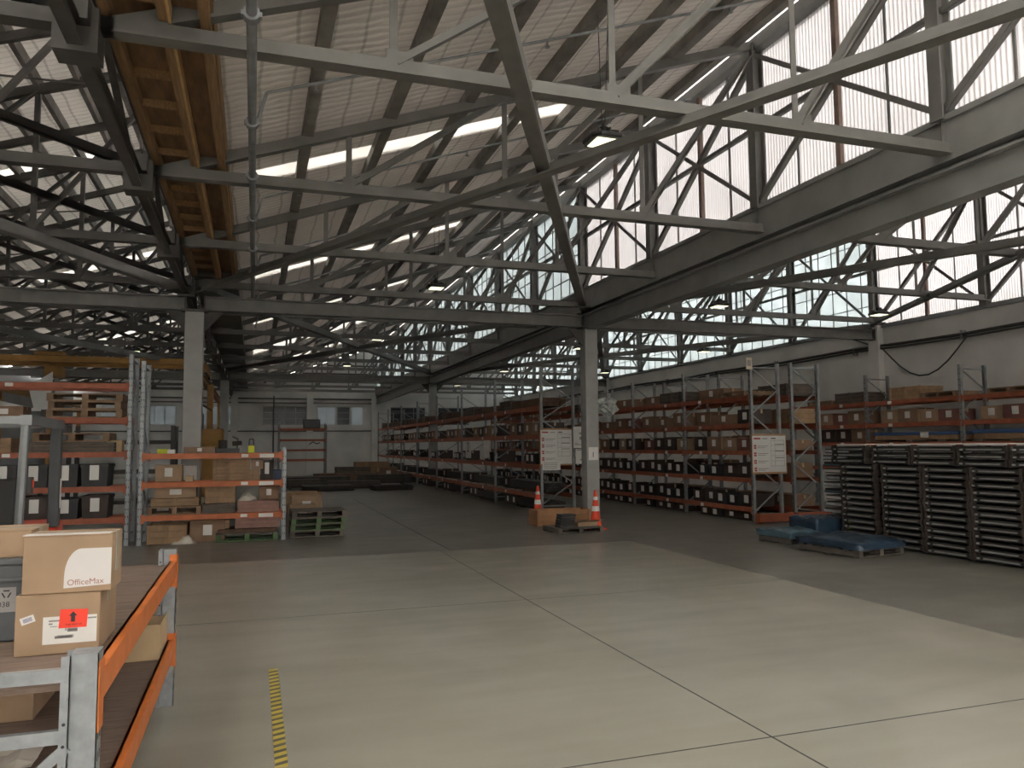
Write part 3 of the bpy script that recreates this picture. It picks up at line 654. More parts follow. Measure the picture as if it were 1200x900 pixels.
# ------------------------------------------------------------------ pallet racks
RC = {}
def rack(name, label, x0, y0, axis, posts, depth, heights, levels, beam_mat, post_mat, group='pallet racks', bh=.11, deck=False, tags=True):
    """posts: positions along the run; levels[i]: beam tops of bay i; depth goes away from the aisle"""
    o = empty(name, (x0, y0, 0)); tag(o, label, 'pallet rack', group)
    def P(l, d, z): return (d, l, z) if axis == 'Y' else (l, d, z)
    def B(mb, l0, d0, z0, l1, d1, z1, m=0):
        a, b = P(l0, d0, z0), P(l1, d1, z1); mb.box(min(a[0], b[0]), min(a[1], b[1]), z0, max(a[0], b[0]), max(a[1], b[1]), z1, m)
    cache = RC
    for l, h in zip(posts, heights):
        for d in (0, depth-.08):
            key = ('post', axis, h, post_mat.name, d > 0)
            if key not in cache:
                m = MB(); s = 1 if d == 0 else -1; f = .0 if d == 0 else .08
                B(m, -.045, f, 0, .045, f+s*.008, h); B(m, -.045, f, 0, -.037, f+s*.07, h); B(m, .037, f, 0, .045, f+s*.07, h)
                B(m, -.06, -.02, 0, .06, .10, .012)
                n = int((h-.1)/.15)
                for j in range(n):
                    z = .12+j*.15; B(m, -.028, f-s*.0015, z, -.014, f, z+.04, 1); B(m, .014, f-s*.0015, z, .028, f, z+.04, 1)
                cache[key] = m.mesh('post', [post_mat, INK])
            q = bpy.data.objects.new('post', cache[key]); COL.objects.link(q); q.parent = o; q.location = P(l, d, 0)
        key = ('brace', axis, h, depth, post_mat.name)
        if key not in cache:
            m = MB(); z = .25; k = 0
            while z < h-.5:
                a, b = (.04, depth-.05) if k % 2 == 0 else (depth-.05, .04)
                m.bar(P(0, a, z), P(0, b, min(z+.62, h-.1)), .035, .02, 0, (1, 0, 0) if axis == 'X' else (0, 1, 0)); z += .62; k += 1
            m.bar(P(0, .04, h-.12), P(0, depth-.05, h-.12), .03, .035); m.bar(P(0, .04, .2), P(0, depth-.05, .2), .03, .035)
            cache[key] = m.mesh('frame_bracing', post_mat)
        q = bpy.data.objects.new('frame_bracing', cache[key]); COL.objects.link(q); q.parent = o; q.location = P(l, 0, 0)
    for i, lv in enumerate(levels):
        a, b = posts[i]+.045, posts[i+1]-.045; L_ = round(b-a, 3)
        for z in lv:
            for d in (-.012, depth-.04):
                key = ('beam', axis, L_, beam_mat.name, bh)
                if key not in cache:
                    m = MB(); B(m, 0, 0, -bh, L_, .05, 0)
                    B(m, -.02, -.006, -bh-.05, .035, .01, .03); B(m, L_-.035, -.006, -bh-.05, L_+.02, .01, .03)
                    cache[key] = m.mesh('beam', beam_mat)
                q = bpy.data.objects.new('beam', cache[key]); COL.objects.link(q); q.parent = o; q.location = P(a, d, z)
            if tags:
                key = ('tag', axis)
                if key not in cache:
                    m = MB(); B(m, -.07, -.017, -bh+.02, .07, -.013, -.02); cache[key] = m.mesh('location_label', WHITE)
                q = bpy.data.objects.new('location_label', cache[key]); COL.objects.link(q); q.parent = o; q.location = P(a+L_*(.3 if i % 2 else .72), 0, z)
    return o
LEVN = ['floor level', 'lowest beam', 'second beam', 'third beam', 'fourth beam', 'fifth beam']
def fill(rname, x0, y0, axis, posts, depth, levels, menu, seed, room, skip=0, bays=None):
    rnd = random.Random(seed)
    for i, lv in enumerate(levels):
        if bays is not None and i not in bays: continue
        for li, z in enumerate([0.0]+list(lv)):
            keys = menu(i, li, rnd)
            if not keys: continue
            a, b = posts[i]+.09, posts[i+1]-.09; cnt = {}
            # collect what fits
            row = []; l = a+rnd.uniform(0, .12)
            for k in keys:
                w_, h_ = SIZE[k]; sc = 1
                if w_ > b-a: sc = (b-a-.05)/w_
                if l+w_*sc > b: continue
                row.append((k, l+w_*sc/2, sc)); l += w_*sc+rnd.uniform(.015, .05)
            for k, lc, sc in row:
                n = cnt.get(k, 0); cnt[k] = n+1
                hgap = room(i, li); h_ = SIZE[k][1]
                hs = 1.0 if h_ < hgap else hgap/h_
                hs *= rnd.uniform(.88, 1.0)
                ds, cat = DESC[k]
                where = '%s of the %s, %s bay' % (LEVN[li], rname, ORD1[i])
                lab = '%s, %s along the %s' % (ds, ORD1[n], where)
                loc = (x0+depth/2, y0+lc, z+.001) if axis == 'Y' else (x0+lc, y0+depth/2, z+.001)
                place(k, loc, R(-90) if axis == 'Y' else 0, lab, cat, '%ss on the %s' % (cat, rname), (sc, 1, hs))

# the aisle rack behind the central column
AP = [0, 4.6, 9.2, 13.75, 18.3, 22.9, 27.5, 31.5]; ALV = [[.54, 1.40, 2.31, 3.15]]*7
rack('pallet_rack', 'long faded orange pallet rack lining the right of the central aisle', 8.0, 21.4, 'Y', AP, 1.09, [4.3]*8, ALV, ORNGD, GALVD, bh=.13)
def am(i, li, r):
    if i > 4 and li == 0: return []
    return [['sbars', 'dark', 'dark', 'rbars'], ['bars', 'dark', 'tub'], ['dark', 'tub', 'bars', 'ltub'], ['dark', 'carton', 'dull', 'dark', 'dull', 'long'], ['planks', 'gcrate', 'dull']][li]
fill('aisle rack', 8.0, 21.4, 'Y', AP, 1.09, ALV, am, 3, lambda i, li: (.38, .62, .66, .62, .55)[li])
# twin racks in the right bay
RP = [0, 3.25, 6.5, 9.75, 13, 16.25, 19.5, 22.75]; RLV = [[.36, 1.10, 1.80, 2.50, 3.22]]*7
rack('pallet_rack', 'orange pallet rack with many paper labels, between the right-hand aisle and its twin', 12.0, 16.8, 'Y', RP, .9, [4.05]*8, RLV, ORNGD, GALVD)
def rm(i, li, r):
    base = [['dark', 'dark', 'ltub', 'tub', 'dark'], ['btub' if i > 4 else 'ltub', 'tub', 'dark', 'ltub', 'tub'], ['btub' if i > 4 else 'tub', 'tub', 'dark', 'ltub', 'dark'], ['carton', 'dark', 'dull', 'red', 'dark'], ['red', 'long', 'dull', 'dark', 'dull'], ['gcrate', 'long', 'pallet']][li]
    r.shuffle(base); return base
fill('right aisle rack', 12.0, 16.8, 'Y', RP, .9, RLV, rm, 5, lambda i, li: (.22, .55, .5, .5, .52, .5)[li])
RP2 = [0, 3.25, 6.5]; RLV2 = [[.36, 1.10, 1.80, 2.50, 3.22]]*2
rack('pallet_rack', 'twin orange pallet rack back to back, on the right side of the pair', 13.08, 16.6, 'Y', RP2, .9, [4.05]*3, RLV2, ORNGD, GALVD)
fill('right twin rack', 13.08, 16.6, 'Y', RP2, .9, RLV2, lambda i, li, r: [['gcrate', 'dull'], ['long', 'long'], ['dull', 'red', 'dull'], ['long', 'carton', 'dull'], ['crate', 'dull', 'red'], ['gcrate', 'long']][li], 8, lambda i, li: (.22, .55, .5, .5, .52, .5)[li])
# rack against the right wall
WP = [0, 3.25, 6.5, 9.75, 13.0]; WLV = [[1.25, 2.0, 2.54, 3.18]]*4
rack('pallet_rack', 'orange pallet rack against the right wall, behind the black steel frames', 17.2, 8.68, 'Y', WP, .9, [3.98]*5, WLV, ORNGD, GALVD)
def wm(i, li, r):
    b = [[], [], ['covered'] if i < 3 else ['dark', 'dull', 'dark'], ['carton', 'red', 'carton', 'dull'], ['gcrate', 'pallet']][li]
    if li == 4 and i in (1, 2): b = ['pallet', 'crate']
    r.shuffle(b); return b
fill('right wall rack', 17.2, 8.68, 'Y', WP, .9, WLV, wm, 9, lambda i, li: (.4, .5, .42, .44, .4)[li])

# left racks, facing the viewer
TP = [-8.4, -5.6, -2.45]; TLV = [[.58, 1.22, 1.92, 2.62, 3.33]]*2
rack('pallet_rack', 'tall orange pallet rack facing the viewer at far left', 0, 17.7, 'X', TP, .9, [3.95]*3, TLV, ORNGD, GALV)
LP_ = [-2.2, .64]; LLV = [[.6, 1.28, 1.87]]
lr = rack('pallet_rack', 'low bright orange pallet rack full of crates by the left column', 0, 17.6, 'X', LP_, .9, [3.8, 1.98], LLV, mat('mid_orange_beam_paint', (.50, .14, .05), .5, 0, .12, 6), GALV)
for z in (.6, 1.28, 1.87):
    m = MB(); m.box(.12, -.02, z-.1, .42, -.013, z-.02); m.build('location_sign', WHITE, lr)
def slot(key, x, z, lab, y=18.1, rz=0, sc=None, grp='goods on the low rack'):
    return place(key, (x, y, z+.001), rz, lab, DESC[key][1], grp, sc)
# tall rack contents
slot('pallet', -3.28, 2.62, 'empty wooden pallet lying on the fourth beam of tall left rack', grp='pallets on the tall left rack', sc=(1.2, .9, 1.2))
slot('pallet', -3.28, 2.79, 'second wooden pallet stacked on the fourth beam of tall left rack', grp='pallets on the tall left rack', sc=(1.15, .9, 1.2))
slot('pallet', -3.28, 2.96, 'topmost wooden pallet of the stack on the tall left rack', grp='pallets on the tall left rack', sc=(1.2, .9, 1.1))
slot('dull', -4.75, 2.62, 'dull brown carton beside the pallets on fourth beam of tall rack', grp='boxes on the tall left rack', sc=(1, 1, .55))
slot('gcrate', -3.5, 1.92, 'dark grey crate on the third beam of the tall left rack', grp='boxes on the tall left rack', sc=(1.3, 1, .55))
slot('pallet', -3.5, 2.13, 'wooden pallet laid on the grey crate in tall left rack', grp='pallets on the tall left rack', sc=(1.2, .9, 1.3))
slot('plain', -2.75, 1.92, 'small pale carton at the right end of tall rack third beam', grp='boxes on the tall left rack', sc=(.55, .7, .8))
slot('crate', -5.0, 1.92, 'pale wooden crate left of the grey crate on the tall rack', grp='boxes on the tall left rack', sc=(.8, 1, .7))
for i, x in enumerate((-5.22, -4.68, -4.14, -3.6, -3.06)):
    slot('tub', x, 1.22, 'black labelled tub, %s from the left on tall rack second beam' % ORD1[i], grp='tubs on the tall left rack', y=18.05, sc=(.98, 1, 1.5))
for i, x in enumerate((-5.2, -4.66, -4.12, -3.58, -3.04)):
    slot('tub' if i in (3,) else 'ltub', x, .58, 'dark tub, %s from the left on tall rack lowest beam' % ORD1[i], grp='tubs on the tall left rack', y=18.05, sc=(.98, 1, 1.35))
slot('planks', -3.9, 0, 'dark timber stack on the floor under the tall left rack', grp='timber on the racks', sc=(.9, 1, .8))
# low rack contents
slot('crate', -1.68, 0, 'pale wooden crate on the floor at left end of low rack', sc=(.7, 1, .95))
slot('dull', -.9, 0, 'dull brown carton on the floor under the low rack, left half', sc=(1, 1, 1.1))
slot('gpallet', -.1, 0, 'green-edged pallet on the floor under the low rack, right end', sc=(1.05, .9, 1.25), y=18.05)
slot('planks', -.1, .18, 'grey plank load on the green-edged pallet under the low rack', sc=(.42, 1, .25))
slot('pcrate', .1, .26, 'reddish crate on the green-edged pallet under the low rack', sc=(.9, .9, .75))
slot('tray', -.6, .26, 'shallow wooden tray beside the reddish crate under low rack', sc=(.35, .9, 1.2))
slot('pallet', -1.55, .6, 'wooden pallet on the lowest beam at left end of low rack', sc=(.9, .9, 1.2))
slot('tray', -1.55, .775, 'shallow wooden tray on the pallet, lowest beam of low rack', sc=(1.25, 1, 1.0))
slot('carton', -1.55, .94, 'large brown carton on top of the tray in the low rack', sc=(1.3, 1, .58))
slot('gcrate', -.68, .6, 'long grey crate beside the column on low rack lowest beam', sc=(.55, 1, .55))
slot('pcrate', .12, .6, 'pinkish crate at the right end of low rack lowest beam', sc=(.85, 1, .72))
slot('crate', -.66, .805, 'pale wooden crate lying on the long grey crate', sc=(.55, .8, .9))
slot('dull', .33, .86, 'dull carton standing on the pinkish crate in low rack', sc=(.58, .9, .68))
slot('carton', -1.7, 1.28, 'brown carton at the left of the low rack second beam', sc=(.85, .8, .92))
slot('plain', -1.28, 1.28, 'small pale carton right of the brown carton on second beam', sc=(.3, .5, .4), y=17.8)
for j in range(3):
    slot('tray', -.45, 1.28+j*.155, 'shallow wooden tray, %s in the left tray stack on second beam' % ('lowest', 'middle', 'topmost')[j], sc=(1.0, 1, .95))
slot('tray', .02, 1.28, 'small wooden tray next to the tray stack on second beam', sc=(.3, .8, 1.4), y=17.85)
slot('ltub', .28, 1.28, 'dark tub near the right end of low rack second beam', sc=(.55, .8, 1.25))
slot('btub', .5, 1.28, 'small blue tub at the right end of low rack second beam', sc=(.3, .6, .62), y=17.95)
slot('dull', .08, 1.52, 'small dull carton on the small tray in the low rack', sc=(.35, .8, .5), y=17.95)
slot('long', -1.1, 1.87, 'long dull carton lying on top of the low rack', sc=(.5, .8, .45))
for i, (x, lab) in enumerate(((-1.72, 'lime yellow box lying on top of the low rack, left end'), (-.05, 'lime yellow box on top of the low rack, right half'))):
    o = empty('tool_box', (x, 17.85, 1.871)); tag(o, lab, 'box', 'lime yellow boxes')
    m = MB(); m.box(-.2 if i == 0 else -.07, -.1, 0, 0.0 if i == 0 else .07, .1, .1 if i == 0 else .16); m.build('body', HIVIS, o, bevel=.01)
    if i == 0: m = MB(); m.box(.0, -.1, 0, .14, .1, .085); m.build('end_cap', WHITE, o)
    else: m = MB(); m.tube([(-.05, 0, .16), (-.04, 0, .3), (.04, 0, .3), (.05, 0, .16)], .012, 6); m.build('handle', CABLE, o)
o = empty('small_machine', (-.55, 18.2, 1.871)); tag(o, 'dark small machine part standing on top of the low rack', 'machine')
m = MB(); m.box(-.3, -.2, 0, .25, .2, .1); m.build('base', DARKP, o)
m = MB(); m.cyl((-.1, 0, .1), (-.1, 0, .28), .09, 10); m.cyl((.1, 0, .2), (.3, 0, .22), .05, 10); m.build('motor', JUNK, o)
m = MB(); m.tube([(.2, 0, .1), (.22, 0, .3), (.1, .05, .36)], .015, 6); m.build('lever', JUNK, o)
def blob(name, L_, D, H, m_, seed, label, cat, loc):
    rnd = random.Random(seed); m = MB(); nx, ny = 16, 10; vs = []
    for j in range(ny+1):
        for i in range(nx+1):
            u_, v_ = i/nx, j/ny; e = min(1, 5*min(u_, 1-u_))*min(1, 5*min(v_, 1-v_))
            z = H*e*(.55+.25*math.sin(u_*9+seed)+.2*math.sin(v_*11+u_*5)+rnd.uniform(-.08, .08)) if e > 0 else 0
            vs.append(((u_-.5)*L_+rnd.uniform(-.01, .01), (v_-.5)*D+rnd.uniform(-.01, .01), max(0, z)))
    m.add(vs, [(j*(nx+1)+i, j*(nx+1)+i+1, (j+1)*(nx+1)+i+1, (j+1)*(nx+1)+i) for j in range(ny) for i in range(nx)])
    o = m.build(name, m_, None, smooth=True); o.location = loc; tag(o, label, cat); return o
blob('dust_sheet', .42, .6, .2, CLOTH, 4, 'crumpled off-white cloth on the pinkish and grey crates in low rack', 'cloth', (-.1, 17.95, .85))
blob('dust_sheet', .5, .4, .18, CLOTH, 9, 'crumpled off-white cloth on the floor by the low rack crate', 'cloth', (-1.35, 17.75, .001))
# pallets and cartons to the right of the low rack
for j in range(4):
    k = 'gpallet' if j in (1, 2) else 'dpallet'
    place(k, (1.38+.01*j, 18.35, .001+j*.142), R(.6*(j-1)), '%s pallet, %s of the stack right of the low rack' % ('green-edged' if k == 'gpallet' else 'grey weathered', ('lowest', 'second from bottom', 'third from bottom', 'topmost')[j]), 'pallet', 'pallet stack by the low rack', (.98, 1, 1))
for k, x, y, z, lab, sc in (('carton', 1.15, 19.9, 0, 'brown carton on the floor behind the pallet stack', (1, 1, 1.5)), ('carton', 1.3, 21.0, 0, 'brown carton farther back behind the pallet stack', (1.2, 1, 1.9)),
                            ('plain', 1.45, 22.6, 0, 'pale carton on the floor in the aisle behind pallet stack', (1.5, 1.2, 1.7)), ('crate', 1.35, 24.6, 0, 'pale wooden crate farthest back behind the pallet stack', (1.1, 1, 1.5))):
    place(k, (x, y, z+.001), R(4), lab, DESC[k][1], 'cartons behind the pallet stack', sc)

# ------------------------------------------------------------------ notice boards on the rack ends
def notice(x, y, z, w_, h_, label, extra):
    o = empty('notice_board', (x, y, z)); tag(o, label, 'notice board', 'rack end notice boards')
    m = MB(); m.box(-w_/2-.02, .0, -h_/2-.05, w_/2+.02, .02, h_/2+.05); m.build('backing_board', mat('board_timber', (.40, .24, .13), .7, 0, .15, 4), o)
    m = MB(); m.box(-w_/2, -.006, -h_/2, w_/2, .0, h_/2); m.build('white_sheet', WHITEP, o)
    m = MB(); yb = -.008
    def r(x0, z0, x1, z1, k): m.box(x0, yb, z0, x1, -.006, z1, k)
    L_ = -w_/2
    r(L_+.04, h_/2-.09, L_+.24, h_/2-.05, 0); r(L_+.3, h_/2-.085, L_+.45, h_/2-.06, 2)
    for j in range(4):
        z = h_/2-.28-j*.19; r(L_+.04, z-.05, L_+.11, z+.05, 0); r(L_+.15, z+.01, L_+.46, z+.025, 2); r(L_+.15, z-.03, L_+.38, z-.018, 2)
        r(L_+.05, z-.012, L_+.10, z+.012, 3)
    r(.06, h_/2-.08, .2, h_/2-.055, 1)
    for j in range(6): z = h_/2-.12-j*.13; r(.05, z-.004, w_/2-.05, z+.004, 2)
    for xx in (.05, .17, w_/2-.05): r(xx-.003, h_/2-.78, xx+.003, h_/2-.12, 2)
    for j in range(3): z = h_/2-.22-j*.17; r(.18, z-.008, w_/2-.06, z+.006, 1)
    m.build('printed_text', [REDP, INK, INKG, WHITE], o)
    return o
o = notice(8.47, 21.31, 1.93, .98, 1.0, 'white notice sheets fixed to the end of the aisle rack', 1)
m = MB(); m.box(-.44, -.012, -.68, .12, -.007, -.42); m.build('lower_sheet', WHITEP, o)
m = MB(); [m.box(-.4, -.0135, -.48-.05*j, .02, -.012, -.465-.05*j) for j in range(4)]; m.build('lower_print', INKG, o)
o = empty('notice_board', (9.28, 21.34, 1.95)); tag(o, 'narrow white notice sheets between the rack end and the column', 'notice board', 'rack end notice boards')
m = MB(); m.box(-.24, 0, -.06, .22, .015, .58); m.box(-.18, 0, -.53, .22, .015, -.08); m.build('white_sheets', WHITEP, o)
m = MB(); rr = random.Random(2)
for i in range(16): a, b = rr.uniform(-.2, .15), rr.uniform(.05, .4); m.box(a, -.003, b, a+rr.uniform(.03, .07), 0, b+rr.uniform(.015, .05))
m.box(-.2, -.003, .03, .18, 0, .045); m.box(-.14, -.003, -.13, .2, 0, -.1)
m.add([(-.06, -.003, -.4), (.04, -.003, -.44), (.14, -.003, -.4), (.04, -.003, -.36)], [(0, 1, 2, 3)]); m.build('printed_marks', INKG, o)
notice(12.5, 16.74, 1.72, 1.0, .92, 'white notice board on the end of the right aisle rack', 0)
o = empty('rack_tag', (11.98, 16.74, 4.02)); tag(o, 'small cream plate on top of the right aisle rack upright', 'sign')
m = MB(); m.box(-.09, 0, -.14, .09, .012, .16); m.build('plate', mat('cream_plate', (.62, .56, .42), .6), o)
m = MB(); m.box(-.05, -.003, -.06, .05, 0, .1); m.build('printed_mark', INKG, o)
o = empty('numbered_sign', (7.974, 29.4, 1.9)); tag(o, 'white sheet with a large numeral hung on the aisle rack', 'sign', 'paper signs on the aisle rack')
m = MB(); m.box(0, -.4, -.4, .012, .4, .26); m.build('sheet', WHITE, o); text('printed_numeral', '2', .55, (-.004, 0, 0), (R(90), 0, R(-90)), INK, o)
o = empty('paper_sign', (7.974, 26.9, 1.87)); tag(o, 'plain white sheet hung on the aisle rack by an upright', 'sign', 'paper signs on the aisle rack')
m = MB(); m.box(0, -.35, -.33, .012, .35, .3); m.build('sheet', WHITE, o)

def crumple(name, loc, r_, sx, sz, m_, seed, label, cat):
    rnd = random.Random(seed); m = MB(); nu, nv = 18, 10; vs = []
    for j in range(nv+1):
        for i in range(nu):
            a, b = 2*math.pi*i/nu, math.pi*j/nv; q = r_*rnd.uniform(.65, 1.1)
            vs.append((q*sx*math.sin(b)*math.cos(a), q*math.sin(b)*math.sin(a)*.7, q*sz*math.cos(b)))
    m.add(vs, [(j*nu+i, j*nu+(i+1) % nu, (j+1)*nu+(i+1) % nu, (j+1)*nu+i) for j in range(nv) for i in range(nu)])
    o = m.build(name, m_); o.location = loc; tag(o, label, cat); return o
crumple('plastic_bundle', (9.02, 19.0, 3.02), .28, 1.35, .9, mat('clear_plastic_film', (.36, .38, .37), .25, 0, .35, 7), 4, 'crumpled bundle of clear plastic hung on the central column', 'plastic')

# ------------------------------------------------------------------ cones, guards, floor clutter around the rack ends
def cone(loc, label):
    o = empty('traffic_cone', loc); tag(o, label, 'traffic cone', 'orange traffic cones')
    m = MB(); n = 20; pr = [(.155, .03), (.14, .05), (.03, .9), (.022, .91)]
    vs = [(r_*math.cos(2*math.pi*i/n), r_*math.sin(2*math.pi*i/n), z) for r_, z in pr for i in range(n)]
    m.add(vs, [(j*n+i, j*n+(i+1) % n, (j+1)*n+(i+1) % n, (j+1)*n+i) for j in range(3) for i in range(n)]+[tuple(range(3*n, 4*n))]); m.build('body', CONE, o, smooth=True)
    m = MB(); m.box(-.2, -.2, 0, .2, .2, .035); m.build('base', CONE, o, bevel=.01)
    for z0, z1 in ((.42, .54), (.68, .76)):
        rr = lambda z: .14-(z-.05)*.11/.85+.0025
        m = MB(); m.cyl((0, 0, z0), (0, 0, z1), rr(z0), 20, 0, rr(z1), False); m.build('reflective_collar', WHITE, o)
cone((7.72, 16.95, 0), 'orange traffic cone with white collars in front of the central column')
cone((7.2, 19.5, 0), 'orange traffic cone half hidden behind the timber box at rack end')
o = empty('timber_box', (7.35, 18.3, 0)); tag(o, 'low orange-brown timber box on the floor before the aisle rack end', 'wooden box')
m = MB()
for z in (0, .13, .26): m.box(-.72, -.3, z, .72, -.26, z+.12); m.box(-.72, .26, z, .72, .3, z+.12); m.box(-.72, -.26, z, -.68, .26, z+.12); m.box(.68, -.26, z, .72, .26, z+.12)
BOXT = mat('orange_brown_timber', (.38, .20, .10), .75, 0, .15, 5)
m.build('side_boards', BOXT, o)
for sx in (-1, 0, 1): m = MB(); m.box(sx*.68-.03, -.325, 0, sx*.68+.03, -.3, .39); m.build('batten', BOXT, o)
m = MB(); m.box(-.66, -.25, .0, .66, .25, .3); m.build('contents', CARDD, o)
place('dpallet', (7.05, 16.75, .001), R(2), 'low dark pallet on the floor in front of the timber box', 'pallet', 'pallets at the rack end', (.95, .9, .8))
o = empty('weight_stack', (6.75, 16.55, .114)); tag(o, 'stack of flat black metal blocks on the low dark pallet', 'metal blocks')
m = MB()
for j in range(5): m.box(-.17+.012*j, -.16, j*.062, .17+.015*j, .16, j*.062+.054)
m.build('blocks', BLKST, o, bevel=.006)
o = empty('cardboard_sheet', (7.3, 16.85, .116)); tag(o, 'flattened brown cardboard lying on the low dark pallet', 'cardboard')
m = MB(); m.box(-.2, -.28, 0, .3, .25, .09); m.build('sheet', CARD, o); m = MB(); m.add([(-.2, -.28, .092), (.3, -.28, .092), (.36, -.36, .15), (-.26, -.4, .14)], [(0, 1, 2, 3)]); m.build('flap', CARD, o)
for x, lab in ((12.45, 'orange steel guard at the foot of the right aisle rack'), (13.6, 'orange steel guard at the foot of the right twin rack')):
    o = empty('rack_guard', (x, 16.42, 0)); tag(o, lab, 'rack guard', 'orange rack end guards')
    m = MB(); m.box(-.52, 0, .03, .52, .06, .24); m.build('rail', ORNGD, o, bevel=.01)
    for s in (-1, 1): m = MB(); m.box(s*.48-.06, .05, 0, s*.48+.06, .17, .24); m.build('foot', ORNGD, o)

# ------------------------------------------------------------------ black steel frames in stacks at right
def frame_proto():
    o = empty('steel_stillage')                     # long side faces -x, .95 along y
    m = MB(); m.box(0, -.46, .012, 1.3, .46, .085); m.build('deck', BLKST, o)
    m = MB(); m.box(-.03, -.34, .035, .0, .30, .056); m.build('grey_rail', RAILG, o)
    m = MB(); m.box(-.03, .38, .03, .0, .44, .058); m.build('end_clip', RAILG, o)
    for y in (-.47, .42):
        m = MB(); m.box(-.035, y, 0, .06, y+.05, .112); m.box(-.05, y+.01, .02, -.035, y+.04, .09); m.build('corner_bracket', RUSTY, o)
    return o
fp = frame_proto(); firstf = True
SY = [8.55, 9.52, 10.49, 11.46, 12.55]
SN = ['stack at the right picture edge', 'second stack from the right', 'middle stack of five', 'fourth stack from the right', 'farthest stack by the blue bales']
for si, y in enumerate(SY):
    for j in range(16):
        o = fp if firstf else copy_tree(fp); firstf = False
        up = j >= 13
        put(o, (11.45+.012*((j*7) % 3), y+(.22 if up else .0)+.015*((j*5) % 3-1), .02+j*.1195), 0, (1, 1, 1.06))
        tag(o, 'black steel stillage, %s from the floor, %s' % (('lowest', 'second', 'third', 'fourth', 'fifth', 'sixth', 'seventh', 'eighth', 'ninth', 'tenth', 'eleventh', 'twelfth', 'thirteenth', 'fourteenth', 'fifteenth', 'topmost')[j], SN[si]), 'stillage', 'stacked black steel stillages')
for si, y in enumerate(SY):
    o = empty('cover_sheet', (11.5, y+.2, 1.95)); tag(o, 'white plastic cover sheet on top, %s' % SN[si], 'cover sheet', 'cover sheets on the stillages')
    m = MB(); m.box(0, -.42, 0, 1.2, .42, .012); m.build('sheet', WHITE, o); m = MB(); m.box(-.012, -.4, -.02, 0, .4, .012); m.build('turned_edge', WHITE, o)
for j in range(13):
    o = empty('wrapped_pack', (12.15, 13.9, .02+j*.145)); k = (j*5) % 4
    tag(o, 'thin shiny wrapped pack, %s from the floor, beside the black stillages' % ORD1[j].replace('nearest', 'first'), 'wrapped pack', 'shiny wrapped packs')
    m = MB(); m.box(-.02*k, -.4, 0, 1.0, .38, .1); m.build('panel', BLKST if k % 2 else DARKP, o)
    m = MB(); m.box(-.05-.02*k, -.36, .02, -.02*k, .36, .075 if k != 2 else .05); m.build('film_wrap', (CLEARW, WHITE, BLUEL, CLEARW)[k], o)
for i, (z, lab) in enumerate(((.30, 'lime yellow strap ends hanging low on the wrapped panels'),)):
    o = empty('strap_bundle', (12.02, 13.62, .14)); tag(o, lab, 'straps'); m = MB(); m.cyl((0, 0, 0), (-.0, -.2, .0), .06, 10); m.cyl((-.02, 0, .14), (-.02, -.18, .14), .05, 10); m.build('strap', HIVIS, o)

# blue wrapped bales
def bale(loc, rz, L_, D, H, m_, label, seed):
    o = empty('wrapped_bale', loc, rz); tag(o, label, 'wrapped bale', 'blue film-wrapped bales')
    rnd = random.Random(seed); m = MB(); nx, ny, nz = 10, 10, 4; vs = {}; V_ = []
    def vtx(i, j, k):
        key = (i, j, k)
        if key not in vs:
            x, y, z = (i/nx-.5)*L_, (j/ny-.5)*D, k/nz*H
            e = .018; vs[key] = len(V_)
            sag = .05*math.sin(i*1.3+seed)*math.sin(j*.9) if k == nz else 0
            rd = .03 if (k == nz and (i in (0, nx) or j in (0, ny))) else 0
            V_.append((x+rnd.uniform(-e, e), y+rnd.uniform(-e, e), max(.0, z+(rnd.uniform(-e, e)+sag*.6-rd if k else 0))))
        return vs[key]
    F = []
    for i in range(nx):
        for j in range(ny): F.append((vtx(i, j, nz), vtx(i+1, j, nz), vtx(i+1, j+1, nz), vtx(i, j+1, nz)))
    for k in range(nz):
        for i in range(nx):
            F.append((vtx(i, 0, k), vtx(i+1, 0, k), vtx(i+1, 0, k+1), vtx(i, 0, k+1))); F.append((vtx(i+1, ny, k), vtx(i, ny, k), vtx(i, ny, k+1), vtx(i+1, ny, k+1)))
        for j in range(ny):
            F.append((vtx(0, j+1, k), vtx(0, j, k), vtx(0, j, k+1), vtx(0, j+1, k+1))); F.append((vtx(nx, j, k), vtx(nx, j+1, k), vtx(nx, j+1, k+1), vtx(nx, j, k+1)))
    m.add(V_, F); m.build('film', m_, o, smooth=True); return o
GP = R(8)
for loc, rz, sc, lab in (((10.42, 11.7, .001), GP, (.95, 1.35, .9), 'pallet under the wide front blue bale by the steel frames'), ((10.35, 13.35, .001), GP, (.62, .85, .8), 'pallet under the small left blue bale by the rack guards')):
    place('dpallet', loc, rz, lab, 'pallet', 'pallets under the blue bales', sc)
bale((10.42, 11.7, .13), GP, 1.2, 1.42, .15, BLUEW, 'wide flat blue wrapped bale on a pallet, in front', 3)
bale((10.35, 13.35, .117), GP, .78, .95, .15, BLUEL, 'small flat pale blue wrapped bale at the left of the three', 5)
bale((11.2, 13.5, .001), R(4), .75, .8, .46, BLUEW, 'tall block-shaped blue wrapped bale behind the other two', 7)

